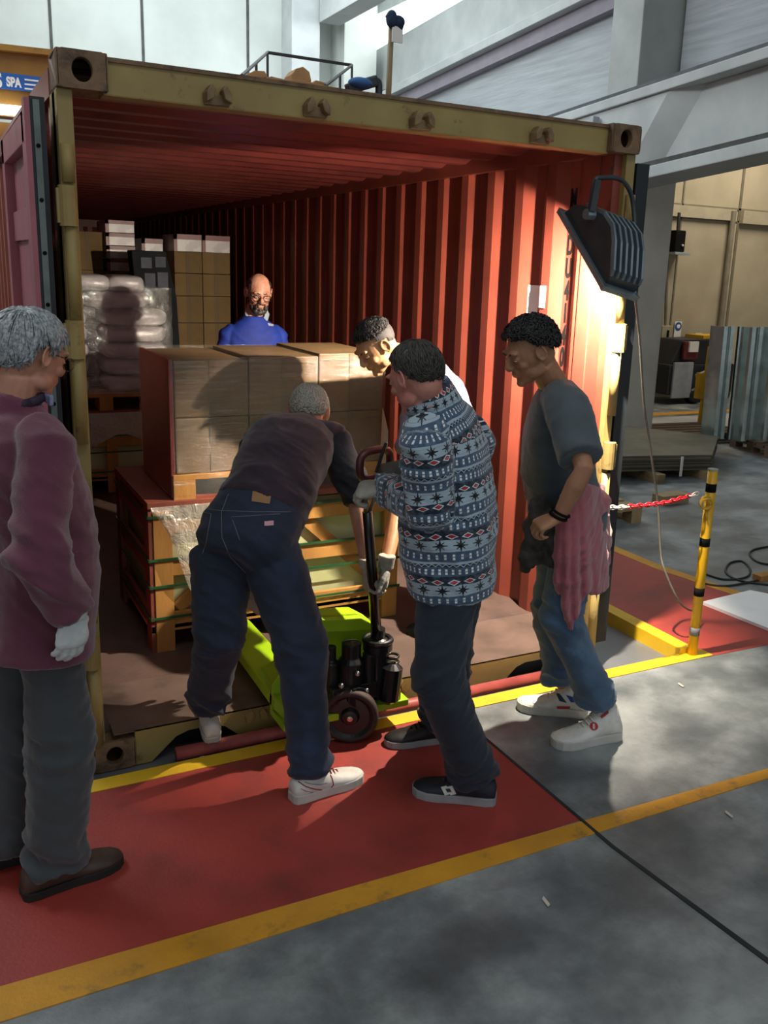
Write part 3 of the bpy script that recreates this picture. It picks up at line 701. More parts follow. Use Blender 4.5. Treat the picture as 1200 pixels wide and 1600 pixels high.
hd = MB(); hd.tube([pb+V((0, 0, -.22)), pb], .05, 16); hd.lathe([(.045, 0), (.062, .01), (.062, .035), (.045, .05), (.03, .06), (.03, .10)], pb+V((0, 0, -.02)), (0, 0, 1), 20)
hd.torus(pb+V((0, -.0, .03)), .055, .012, n=20); hd.lathe([(.02, 0), (.045, .02), (.045, .16), (.02, .18)], pb+V((.03, -.05, -.24)), (0.1, 0, 1), 14)
hd.build('handle_base', m_bk, pt_, smooth=False)
spg = MB()
for k in range(7): spg.torus(pb+V((.055, -.03, -.19+k*.025)), .026, .006, n=16, m=6)
spg.build('return_spring', m_bk, pt_, smooth=True)
MB().tube([pb, ptp], [.022, .020], 14).build('handle_shaft', mat('shaft_black', '17110f', '1f1513', rough=.3), pt_, smooth=True)
tp = at(586, 737, -.28); hx = V((.9, .35, 0)).normalized()
for s_ in (-1, 1):
    MB().tube([ptp+hx*.012*s_, ptp+hx*.03*s_+(tp-ptp)*.35, tp+hx*.05*s_+V((0, 0, -.04))], .008, 8).build('handle_fork', mat('pole_grey', '9a9478', '7b765f', rough=.35, metal=.5), pt_, smooth=True)
lp = []
for k in range(25):
    a_ = 2*math.pi*k/24; lp.append(tp+hx*(.085*math.copysign(abs(math.cos(a_))**.6, math.cos(a_)))+V((0, 0, .03+.055*math.copysign(abs(math.sin(a_))**.6, math.sin(a_)))))
MB().tube(lp, .016, 10).build('handle_loop', mat('grip_maroon', '5e2a2c', '3a1c1e', rough=.4), pt_, smooth=True)
MB().bar(tp+V((0, -.01, .0)), tp+V((.03, -.03, .12)), .02, .012).build('release_lever', m_bk, pt_, bevel=.003)

# ------------------------------------------------------------------ floodlight hanging at the container corner
m_lampb = mat('lamp_body', '3c4347', '30363a', rough=.4, metal=.3, scale=10)
m_rim = mat('lamp_rim', '8b9aa0', '74838a', rough=.3, metal=.6)
fl = empty('floodlight', (2.22, -.12, 2.0), 'black ribbed floodlight hanging at the top right corner of the container, shining into it', 'work light')
n_ = V((0, .68, -.73)).normalized()
X0 = 2.10
ML = Matrix(((1, 0, 0, X0), (0, 1, 0, 0), (-.22, 0, 1, 0), (0, 0, 0, 1)))
tip, low = (.03, 2.165), (-.285, 1.872)
side = [tip, low, (-.318, 1.90), (-.31, 2.04), (-.295, 2.10), (-.24, 2.15), (-.12, 2.19), (-.04, 2.20)]
LWD = .165
bd = MB()
bd.prism(side, 0, .006, 'x', ML).prism(side, LWD-.006, LWD, 'x', ML)
for a_, b_ in zip(side[1:], side[2:]+side[:1]):
    bd.add([ML @ V((0, *a_)), ML @ V((LWD, *a_)), ML @ V((LWD, *b_)), ML @ V((0, *b_))], [(0, 1, 2, 3)])
bd.build('housing', m_lampb, fl)
for k in range(6):
    x_ = .006+(LWD-.012)*k/5
    MB().prism([(-.31, 1.90), (-.325, 1.905), (-.338, 1.93), (-.332, 2.05), (-.31, 2.115), (-.25, 2.165), (-.12, 2.205), (-.12, 2.185), (-.24, 2.15), (-.295, 2.10), (-.31, 2.04)], x_-.006, x_+.006, 'x', ML).build('cooling_fin', m_rim, fl, bevel=.002)
rim = MB()
def rp2(t, off): return (tip[0]+(low[0]-tip[0])*t+n_.y*off, tip[1]+(low[1]-tip[1])*t+n_.z*off)
for xa, xb in ((-.016, .004), (LWD-.004, LWD+.016)):
    rim.prism([rp2(-.06, -.006), rp2(1.06, -.006), rp2(1.06, .022), rp2(-.06, .022)], xa, xb, 'x', ML)
rim.prism([rp2(1.0, -.006), rp2(1.06, -.006), rp2(1.06, .022), rp2(1.0, .022)], -.016, LWD+.016, 'x', ML)
rim.prism([rp2(-.06, -.006), rp2(0, -.006), rp2(0, .022), rp2(-.06, .022)], -.016, LWD+.016, 'x', ML)
rim.build('rim', m_rim, fl, bevel=.003)
fc = ML @ V((LWD/2, *rp2(.5, 0)))
wv = V((0, low[0]-tip[0], low[1]-tip[1])).normalized()
m_em = mat('lamp_glow', 'fff0d0', rough=.3, emis='ffe9c4', es=30)
MB().tube([fc-wv*.05-n_*.075, fc+wv*.05-n_*.075], .008, 10).build('halogen_tube', m_em, fl, smooth=True)
refl = MB()
for sx in (-1, 1):
    refl.add([ML @ V((0.008, *rp2(.5+.46*sx, -.004))), ML @ V((LWD-.008, *rp2(.5+.46*sx, -.004))), ML @ V((LWD-.03, *rp2(.5+.05*sx, -.05))), ML @ V((.03, *rp2(.5+.05*sx, -.05)))], [(0, 1, 2, 3)])
refl.build('reflector', mat('mirror', 'd8d8d8', rough=.15, metal=1), fl)
lo = light('flood_beam', 'SPOT', fc-n_*.066+V((.012, 0, 0)), V((0, .66, -.75)), LAMP_W, (1, .87, .70), spot_size=math.radians(140), spot_blend=.14, shadow_soft_size=.018)
br = MB()
k1, k2 = at(921, 335, -.20), at(992, 352, -.22)
br.tube(spline([k1, at(929, 285, -.2), at(940, 278, -.2), at(968, 280, -.2), at(984, 298, -.2), at(990, 325, -.2), k2], 6), .010, 8)
br.build('bracket', m_lampb, fl, smooth=True)
MB().lathe([(0, -.02), (.022, -.02), (.022, .02), (0, .02)], k1, (1, 0, 0), 14).build('clamp_knob', m_rim, fl)
MB().bar(at(925, 330, -.22), at(934, 281, -.22), .012, .03, up=(1, 0, 0)).build('side_arm', m_lampb, fl)
MB().tube([at(955, 279, -.2), at(956, 262, -.06)], .006, 8).build('hanging_hook', m_bk, fl)
cbp = [at(990, 452, -.16), at(994, 480, -.16), at(1000, 540, -.12), at(1006, 630, -.05), at(1016, 700, 0), at(1028, 790, .05), at(1032, 860, .05), at(1038, 890, .02), at(1058, 935, -.02), at(1075, 952, 0.0), at(1095, 955, .1)]
for p in cbp[-3:]: p.z = max(p.z, .006)
m_cable = mat('grey_cable', '6e6a62', '57544e', rough=.5)
tag(MB().tube(spline(cbp), .006, 8).build('lamp_cable', m_cable, smooth=True), 'thin cable hanging from the floodlight down to the red floor', 'cable')
# ------------------------------------------------------------------ yellow post, chain, cables, white sheet
m_py = mat('post_yellow', 'd9a90f', 'c99a10', rough=.4)
po = empty('barrier_post', (2.94, -.19, 0), 'yellow barrier post with black bands at the corner of the pit', 'post')
b0, b1 = at(1081, 1024, -.19), at(1114, 735, -.19)
b0.z = .0; dirp = (b1-b0)
MB().tube([b0, b1], .025, 20).build('shaft', m_py, po, smooth=True)
MB().tube([b1, b1+dirp.normalized()*.008], .026, 20).build('cap', mat('cap_grey', 'a9a79b', '8c8a80'), po)
for f_, mm in ((.135, mat('grey_tape', '77787a', '5a5b5d')), (.355, m_blk), (.625, m_blk), (.912, m_blk)):
    MB().tube([b0+dirp*(f_-.022), b0+dirp*(f_+.022)], .0262, 20).build('tape_band', mm, po, smooth=True)
hk = b0+dirp*.84+V((-.035, -.01, 0))
MB().torus(hk, .03, .007, (0.2, 1, 0), 20, 8).torus(hk+V((-.006, -.012, -.005)), .027, .006, (0.5, 1, .2), 20, 8).tube([hk+V((0.0, 0, -.03)), hk+V((.01, -.01, -.09))], .005, 8).build('rope_loop', mat('yellow_rope', 'c9a030', 'a8832a', rough=.8), po, smooth=True)
m_chr, m_chw = mat('red_chain', 'c81e2a', 'b01824', rough=.35), mat('white_chain', 'd9d4cc', 'bfb9b0', rough=.4)
ch = empty('barrier_chain', (2.6, -.17, .8), 'red and white plastic chain hanging from the yellow post', 'chain')
cp = [at(1090, 771, -.19), at(1040, 785, -.17), at(990, 791, -.15), at(957, 793, -.13), at(930, 790, -.12), at(905, 775, -.1)]
sp = spline(cp, 30); L_ = [0]
for a_, b_ in zip(sp, sp[1:]): L_.append(L_[-1]+(b_-a_).length)
npitch = .024; nl = int(L_[-1]/npitch)
for k in range(nl):
    s_ = (k+.5)*npitch; i = max(j for j in range(len(L_)) if L_[j] <= s_); i = min(i, len(sp)-2)
    p = sp[i]; t = (sp[i+1]-sp[i]).normalized(); up = V((0, 0, 1)) if k % 2 else t.cross(V((0, 0, 1))).normalized()
    sd = t.cross(up).normalized(); pts = [p+t*.019*math.cos(a2)+sd*.010*math.sin(a2) for a2 in (2*math.pi*j/12 for j in range(13))]
    px_ = k*npitch
    MB().tube(pts, .0038, 6).build('chain_link', (m_chw if (k < 2 or s_ > .40) else m_chr), ch, smooth=True)
ws = [atz(*p, .02) for p in ((1097, 940), (1172, 922), (1240, 935), (1260, 1005))]
tag(MB().prism([(p.x, p.y) for p in ws], .002, .02, 'z').build('white_board', mat('white_board', 'f6f8fa', 'eef1f4', rough=.35)), 'white rigid board lying flat on the floor behind the yellow post', 'board')
m_bcab = mat('black_cable', '17191a', '222425', rough=.5)
def gcab(pix, label, r=.007):
    tag(MB().tube(spline([atz(*p, r) for p in pix]), r, 8).build('floor_cable', m_bcab, smooth=True), label, 'cable')
gcab(((1098, 895), (1130, 905), (1165, 902), (1172, 890), (1160, 877), (1140, 880), (1135, 895), (1160, 908), (1215, 915)), 'black cable looped on the floor just behind the white board')
gcab(((1225, 882), (1190, 880), (1172, 868), (1180, 858), (1225, 850)), 'black cable curving on the floor at the right edge, furthest from the post')
gcab(((1100, 912), (1140, 915), (1215, 900)), 'black cable lying straight across the floor behind the white board')
tag(MB().cbox((atz(1195, 905).x, atz(1195, 905).y, .02), (.16, .07, .04)).build('wood_offcut', m_wood, bevel=.003), 'small pale wood offcut on the floor at the right edge beside the cables', 'wood offcut')
# litter on the floor
for px, py, lb in ((852, 1408, 'tiny white paper scrap on the dark floor in front of the yellow line'), (1063, 1070, 'small tan scrap on the sunlit concrete'), (1138, 1272, 'tiny white chip on the floor right of the crack'), (607, 1158, 'scuffed grey scrap on the red floor beside the wheel')):
    p = atz(px, py, .004); tag(MB().prism([(p.x-.008, p.y-.025), (p.x+.004, p.y-.02), (p.x+.008, p.y+.02), (p.x-.004, p.y+.012)], .0035, .006, 'z').build('litter_scrap', mat('scrap', 'cfc8b8', 'bdb5a5')), lb, 'litter')
# ------------------------------------------------------------------ next bay: boards, pallets, roof sheets, forklift, signs
sb = empty('board_stack', (5.6, 3.0, 0), 'low stack of large brown boards behind the container, tied with a pale strap', 'board stack')
m_mdf = mat('mdf', '5c5646', '4d4839', rough=.7, scale=4)
for k in range(7):
    q = [atz(*p, .0) for p in ((925, 752), (1108, 748), (1118, 715), (955, 695))]
    z_ = .09+k*.022; off = .02*math.sin(k*2.2)
    MB().prism([(p.x+off, p.y+off*.5) for p in q], z_, z_+.018, 'z').build('board', m_mdf, sb)
for px, py in ((945, 757), (1020, 755), (1095, 750)):
    p = atz(px, py, 0); MB().cbox((p.x+.06, p.y+.25, .045), (.09, .6, .09)).build('bearer', m_woodg, sb)
p = atz(1062, 752, 0); MB().box((p.x-.015, p.y-.006, .05), (p.x+.015, p.y, .245)).build('strap', m_chw, sb)
p0 = atz(945, 815, .0)
pl = pallet(3.55, 1.85, 0, 4.35, 3.05, 'pale wooden pallet on the floor just right of the container door', mat('pallet_pale', 'a8916a', '8c7856', rough=.8, scale=8, bump=.3), rot=-.05)
pl.location = (atz(1000, 812).x-.42, atz(1000, 812).y+.55, 0)
p = atz(1047, 785); tag(MB().cbox((p.x, p.y, .04), (.30, .14, .08), ).build('wood_block', mat('block_pale', '9c8862', '877453'), bevel=.004), 'loose wooden block on the floor under the chain', 'wood block')
pa = pallet(7.1, 3.6, 0, 8.3, 4.4, 'dark worn pallet behind the stack of brown boards', mat('pallet_dark', '5b4737', '49392d', rough=.85, scale=8), rot=-.1); pa.location = (7.80, 4.80, 0)
pb_ = pallet(7.1, 3.6, 0, 8.3, 4.4, 'dark worn pallet under the galvanised sheets', mat('pallet_dark', '5b4737'), rot=-.25); pb_.location = (8.40, 3.70, 0)
m_gal = mat('galvanised', 'b9c6c0', '9aa7a2', rough=.22, metal=.85, scale=9, lo=.3, hi=.7)
def tin(x, y, w_, lab, ph):
    pts = [(w_*k/60, .055*max(-1, min(1, 1.15*math.cos(2*math.pi*(k/60*w_/.26)+ph)))) for k in range(61)]
    mb = sheet([(p[0], p[1]) for p in pts], lambda p, t: (p[0], p[1], .145 if t == 0 else 1.42), .05)
    o = mb.build('roof_sheets', m_gal, fix=False); o.location = (x, y, 0); o.rotation_euler = (0, -.02, -.38)
    tag(o, lab, 'metal sheets', 'galvanised roof sheet bundles'); return o
tn = [tin(7.27, 4.02, .26, 'upright bundle of corrugated galvanised sheets, left one beside the yellow stand', .5), tin(7.56, 3.90, 1.2, 'wide upright bundle of corrugated galvanised sheets at the right edge of the photo', 0)]
# forklift, seen from behind, in the next bay
m_fk, m_fkw, m_fkr = mat('fork_dark', '26262a', '1c1c20', rough=.5), mat('fork_white', '9fa4ac', '8b9098', rough=.4), mat('fork_red', '6b2226', '571a1e', rough=.5)
fx = atz(1042, 632, 0)
fkl = empty('forklift', (fx.x+.5, 7.4, 0), 'dark forklift with white side panel parked at the far wall of the next bay', 'forklift')
MB().box((fx.x-.05, 7.2, .15), (fx.x+1.35, 7.8, .62)).prism([(fx.x, .6), (fx.x+1.3, .6), (fx.x+1.15, 1.02), (fx.x+.2, 1.0)], 7.25, 7.75, 'y').build('body', m_fk, fkl, bevel=.03)
MB().box((fx.x+.02, 7.16, .1), (fx.x+.42, 7.2, .66)).build('side_panel', m_fkw, fkl, bevel=.01)
MB().box((fx.x+.2, 7.17, .7), (fx.x+.5, 7.24, .98)).build('seat', m_fkr, fkl, bevel=.02)
MB().box((fx.x+.27, 7.14, .82), (fx.x+.46, 7.17, .98)).build('notice', m_paper, fkl)
MB().bar((fx.x+.45, 7.12, .45), (fx.x+1.0, 7.12, .62), .04, .04).build('lever', m_fkw, fkl)
for dx in (.52, 1.15):
    MB().lathe([(0, -.08), (.11, -.08), (.13, -.05), (.13, .05), (.11, .08), (0, .08)], (fx.x+dx, 7.22, .13), (0, -1, 0), 24).build('wheel', m_bk, fkl)
MB().box((fx.x+.7, 7.3, 1.0), (fx.x+1.3, 7.7, 1.06)).build('guard_rail', m_py, fkl)
# yellow stand in front
ys1 = atz(1092, 672, 0)
yo = empty('yellow_stand', (ys1.x, ys1.y, 0), 'yellow steel stand with square head between the forklift and the galvanised sheets', 'stand')
MB().tube([(ys1.x, ys1.y, 0), (ys1.x+.02, ys1.y, .45)], .035, 10).build('leg', m_py, yo)
MB().box((ys1.x-.12, ys1.y-.04, .42), (ys1.x+.22, ys1.y+.04, .75)).build('head', m_py, yo, bevel=.01)
MB().tube([(ys1.x+.05, ys1.y, .75), (ys1.x+.06, ys1.y, 1.08)], .05, 10).build('mast', m_py, yo)
# signs and wall fixtures
def wallpt(px, py): return at(px, py, 7.97)
s1 = wallpt(1060, 510); s2 = wallpt(1060, 531)
sg = empty('mandatory_sign', (s1.x, 7.98, s2.z), 'blue and white safety sign with round symbol on the bay wall', 'sign')
MB().box((s1.x-.075, 7.975, s2.z-.05), (s1.x+.075, 7.98, s1.z+.08)).build('plate', m_paper, sg)
MB().lathe([(0, 0), (.07, 0), (.07, .004), (0, .004)], (s1.x, 7.975, s1.z), (0, -1, 0), 28).build('blue_disc', mat('sign_blue', '1f4f9c'), sg)
MB().ell((s1.x+.005, 7.972, s1.z-.0), (.04, .004, .035)).build('white_symbol', m_paper, sg)
MB().box((s1.x-.07, 7.97, s2.z-.045), (s1.x+.07, 7.974, s2.z+.03)).build('blue_caption', mat('sign_blue', '1f4f9c'), sg)
g1_ = wallpt(1092, 527); sg2 = empty('exit_sign', (g1_.x, 7.98, g1_.z), 'small green and white safety sign on the bay wall right of the blue one', 'sign')
MB().box((g1_.x-.07, 7.975, g1_.z-.07), (g1_.x+.07, 7.98, g1_.z+.07)).build('plate', m_paper, sg2)
MB().box((g1_.x-.06, 7.97, g1_.z-.06), (g1_.x-.008, 7.974, g1_.z+.06)).box((g1_.x+.012, 7.97, g1_.z-.06), (g1_.x+.06, 7.974, g1_.z+.06)).box((g1_.x-.02, 7.97, g1_.z-.06), (g1_.x+.02, 7.974, g1_.z-.01)).build('green_symbol', mat('sign_green', '1d7a4a'), sg2)
wb = wallpt(1036, 522)
bx = empty('switch_box', (wb.x, 7.95, wb.z), 'beige electric switch box on the bay wall beside the column', 'switch box')
MB().cbox((wb.x, 7.93, wb.z), (.22, .1, .28)).build('box', mat('box_beige', 'a49c82', '958d75'), bx, bevel=.01)
MB().cbox((wb.x+.01, 7.87, wb.z+.01), (.03, .02, .12)).build('slot', m_blk, bx)
cdp = wallpt(1040, 395)
tag(MB().tube([(cdp.x, 7.93, cdp.z), (wb.x, 7.93, wb.z+.1)], .025, 8).tube([(wb.x, 7.93, wb.z-.1), (wb.x-.02, 7.93, .6)], .025, 8).build('conduit', mat('conduit', '7d7768', '6b6659')), 'thin conduit pipe running down the bay wall to the switch box', 'pipe')
dpx, dpb = wallpt(1143, 330), wallpt(1130, 520)
tag(MB().tube([(dpx.x, 7.92, dpx.z), (dpx.x, 7.92, .2)], .045, 10).build('downpipe', mat('pipe_grey', '8b8474', '777160')), 'tall vertical downpipe on the bay wall behind the galvanised sheets', 'pipe')
shp = wallpt(1045, 396)
sh = tag(MB().box((shp.x-.12, 7.7, shp.z-.02), (shp.x+.2, 7.99, shp.z+.02)).build('wall_shelf', m_fkw, bevel=.004), 'small pale shelf on the bay wall carrying the black device', 'shelf')
dv = empty('black_device', (shp.x-.01, 7.8, shp.z+.02), 'black boxy device standing on the small wall shelf', 'device')
MB().box((shp.x-.12, 7.72, shp.z+.02), (shp.x+.09, 7.92, shp.z+.35)).build('case', m_blk, dv, bevel=.02)
MB().ell((shp.x+.03, 7.71, shp.z+.12), .02).build('knob', m_chw, dv)
MB().tube([(shp.x, 7.82, shp.z+.34), (shp.x+.02, 7.85, shp.z+.62)], .025, 8).build('antenna', m_fk, dv)
# ------------------------------------------------------------------ things above and behind the container top
m_och = mat('crane_ochre', '9a6c26', '875d20', rough=.5, scale=3, dirt='5e431d', dlo=.6)
def gp(px, py): return at(px, py, 8.0)
g_a, g_b, g_c, g_d = gp(0, 71), gp(110, 83), gp(0, 166), gp(110, 192)
gd = empty('crane_girder', (.2, 8.0, 3.47), 'ochre crane girder with a blue lettered strip, behind the top left container corner', 'crane girder')
MB().prism([(-4, gp(0, 71).z-.1), (1.25, g_b.z), (1.25, g_d.z), (-4, g_c.z-.1)], 8.0, 8.25, 'y').build('web', m_och, gd)
MB().prism([(-4, gp(0, 71).z-.16), (1.25, g_b.z-.06), (1.25, g_b.z), (-4, gp(0, 71).z-.1)], 7.9, 8.0, 'y').build('top_flange', m_och, gd)
MB().prism([(-4, gp(0, 179).z-.1), (1.25, gp(110, 200).z), (1.25, 3.02), (-4, 2.9)], 8.02, 8.2, 'y').build('lower_web', m_och, gd)
sgz = gp(0, 127); s_r = gp(70, 133)
MB().prism([(-.8, gp(0, 113).z), (s_r.x+.02, gp(70, 122).z), (s_r.x-.05, gp(70, 146).z), (-.8, gp(0, 140).z)], 7.97, 7.995, 'y').build('blue_strip', mat('strip_blue', '1f5fae'), gd)
def wtext(s_, px, py, size, sx=1):
    p = gp(px, py); text(s_, 'lettering', m_paper, Matrix.Translation((p.x, 7.966, p.z)) @ Matrix.Rotation(math.pi/2, 4, 'X'), size, gd, .001, sx, 'CENTER', .006)
wtext('S', -3, 127, .20, .8); wtext('SPA', 21, 130, .13, .68)
for k, yy in enumerate((125, 132, 139)):
    a_, b_ = gp(38, yy), gp(64, yy+2); MB().box((a_.x, 7.966, a_.z-.008), (b_.x-.02*k, 7.97, a_.z+.008)).build('small_print', m_paper, gd)
tl_ = gp(15, 173)
lt = empty('tube_lamp', (tl_.x, 8.1, tl_.z), 'lit white tube lamp under the ochre crane girder', 'lamp')
MB().box((-3, 7.90, tl_.z-.05), (gp(36, 173).x, 7.985, tl_.z+.045)).build('lit_tube', mat('tube_glow', 'ffffff', emis='f4fbff', es=4), lt)
# on the roof of the container
RT = ZT+.0
m_rod = mat('thin_rod', '4a4c4c', '3c3e3e', rough=.5)
def rp_(px, py, y): return at(px, py, y)
rk = empty('wire_tray', (1.25, 1.1, RT), 'thin wire frame tray standing on the container roof around the cardboard', 'wire tray')
A_, B_, C_, D_ = rp_(378, 118, .5), rp_(418, 82, 1.5), rp_(550, 102, 1.5), rp_(508, 134, .5)
MB().tube([A_, B_, C_, D_], .008, 6).build('top_rail', m_rod, rk)
for p in (A_, B_, C_, D_, (A_+B_)/2, (C_+D_)/2):
    MB().tube([p, V((p.x, p.y, RT))], .007, 6).build('upright', m_rod, rk)
m_kraft = mat('kraft', 'b98d5c', 'a27a4e', rough=.7, scale=9)
random.seed(4)
for poly, y_, lb in (
    ([(383, 131), (386, 116), (398, 110), (414, 111), (419, 121), (408, 122), (400, 136)], .55, 'left torn piece of tan cardboard on the container roof'),
    ([(400, 136), (408, 124), (424, 119), (446, 124), (474, 125), (500, 132), (541, 139), (541, 152)], .42, 'long flat tan cardboard piece on the container roof'),
    ([(458, 128), (456, 116), (463, 107), (474, 104), (484, 112), (487, 128)], .66, 'curled tan cardboard piece on the container roof'),
    ([(488, 130), (494, 125), (508, 129), (514, 127), (513, 140), (500, 140)], .85, 'small tan cardboard piece right of the curled one')):
    q = [at(px, py, y_) for px, py in poly]
    tag(MB().prism([(p.x, max(p.z, RT+.002)) for p in q], y_, y_+.10, 'y').build('cardboard_piece', m_kraft, bevel=.004), lb, 'cardboard')
p = at(428, 115, 1.0); tag(MB().ell((p.x, 1.3, RT+.13), (.07, .1, .11)).build('dark_bundle', mat('bundle_dark', '30352f', '272b27'), smooth=True), 'small dark green bundle among the cardboard on the container roof', 'bundle')
p = at(482, 114, .8); tag(MB().ell((p.x, 1.02, RT+.13), (.035, .05, .06)).build('blue_tape_roll', mat('blue_bit', '2e6fae'), smooth=True), 'small blue roll beside the curled cardboard on the container roof', 'tape roll')
gx = at(565, 140, .8)
gn = empty('spray_gun', (gx.x, .8, RT), 'dark hand tool with a blue rag and a bent hose on the container roof', 'tool')
MB().bar(at(542, 140, .8), at(588, 126, .8), .05, .05).tube([at(545, 142, .8), at(556, 150, .8)], .03, 8).build('body', m_lampb, gn, bevel=.01)
MB().tube(spline([at(580, 127, .8), at(590, 128, .8), at(592, 140, .8), at(591, 153, .8)]), .018, 8).build('hose', m_lampb, gn, smooth=True)
MB().ell(at(563, 130, .78), (.06, .05, .025)).build('blue_rag', mat('rag_blue', '3f6fa5', '2d5585', rough=.9), gn, smooth=True)
pb0, pb1 = at(608, 153, .9), at(612, 28, .9); pb0.z = min(pb0.z, RT)
pb0 = V((pb1.x-.01, .9, RT))
ps = empty('roof_pole', (pb0.x, .9, RT), 'wooden pole on the container roof with a dark blue rag at its top', 'pole')
MB().tube([pb0, pb1], .014, 10).build('shaft', mat('pole_wood', '9a8a68', '857655'), ps, smooth=True)
hb = MB().ell(at(612, 30, .88), (.028, .03, .04)).ell(at(622, 34, .88), (.035, .03, .028)).tube([at(606, 22, .88), at(618, 36, .88), at(628, 44, .88)], .018, 8)
hb.build('blue_rag', mat('rag_navy', '2b3f5c', '1f2e45', rough=.9), ps, smooth=True)
a_, b_ = at(613, 40, .87), at(629, 68, .87)
MB().box((a_.x, .868, b_.z), (b_.x, .874, a_.z)).build('white_paper', m_paper, ps)
# small bracket on the beam near the casting
a_ = atx(929, 190, 6.19); tag(MB().cbox(a_, (.09, .06, .1)).build('junction_box', m_fkw, bevel=.01), 'small grey junction box on the concrete beam above the right container corner', 'junction box')
# ------------------------------------------------------------------ people
def nrm(v): return V(v).normalized()
def frame(o, f, u):
    f = nrm(f); r = f.cross(V(u)).normalized(); u = r.cross(f)
    return Matrix.Translation(o) @ Matrix((r, f, u)).transposed().to_4x4()
def skin(name, c, c2):
    return mat(name, c, c2, rough=.5, scale=14, bump=.12, bscale=120, spec=.4, sss=.12)
sk_fair, sk_red, sk_olive, sk_tan = skin('skin_fair', 'c48f76', 'b57c66'), skin('skin_ruddy', 'c58879', 'b87467'), skin('skin_olive', 'b98a63', 'a97a56'), skin('skin_tan', 'ab7c5c', '9a6d50')
m_eye = mat('eye_white', 'd8d4cc', rough=.2); m_iris = mat('iris', '2a1c14', rough=.15); m_lip = None
def build_head(mb, M, chin=0, nose=1.0):
    E = lambda c, r, R=None: mb.ell(c, r, M if R is None else M @ R, 20, 14)
    E((0, -.012, .028), (.074, .094, .088)); E((0, .018, .005), (.068, .076, .085)); E((0, .028, -.045), (.056, .060, .062))
    E((0, .045, -.078), (.040, .040, .034)); E((0, .076, -.096), (.020, .016, .016)); E((0, -.03, -.02), (.062, .062, .07))
    for s_ in (-1, 1):
        E((s_*.036, .062, -.022), (.022, .022, .02)); E((s_*.026, .084, .030), (.026, .012, .009)); E((s_*.045, .02, -.065), (.018, .035, .026))
        E((s_*.031, .0775, .006), (.0145, .0125, .0115))
        R_ = Matrix.Translation((s_*.076, -.004, -.002)) @ Matrix.Rotation(s_*.35, 4, 'Z') @ Matrix.Rotation(-.15, 4, 'X')
        mb.torus((0, 0, 0), 1, 1, n=3, m=3) if False else None
        pts = [M @ R_ @ V((s_*.006, .018*math.cos(a), .006+.028*math.sin(a))) for a in (2*math.pi*k/14 for k in range(15))]
        mb.tube(pts, .0045, 8); mb.ell((0, .002, .004), (.006, .016, .026), M @ R_); mb.ell((0, .004, -.022), (.006, .009, .010), M @ R_)
    mb.tube([M @ V(p) for p in ((0, .088, .022), (0, .099, .002), (0, .108*1.0+.002*nose, -.018), (0, .106, -.028))], [.0075, .0085, .012, .010], 10, dome=True)
    for s_ in (-1, 1): E((s_*.010, .098, -.026), (.009, .010, .008))
    E((0, .086, -.052), (.022, .014, .006)); E((0, .085, -.062), (.019, .013, .007)); E((0, .084, -.045), (.024, .012, .012))
def eyes(M, parent, closed=True):
    for s_ in (-1, 1):
        mb = MB().ell((s_*.031, .0795, .004), (.0125, .0118, .010 if not closed else .004), M, 14, 10)
        e = mb.build('eye', m_eye, parent, smooth=True)
        MB().ell((s_*.031, .0905, .001), (.0055, .002, .005 if not closed else .003), M, 10, 8).build('iris', m_iris, e, smooth=True)
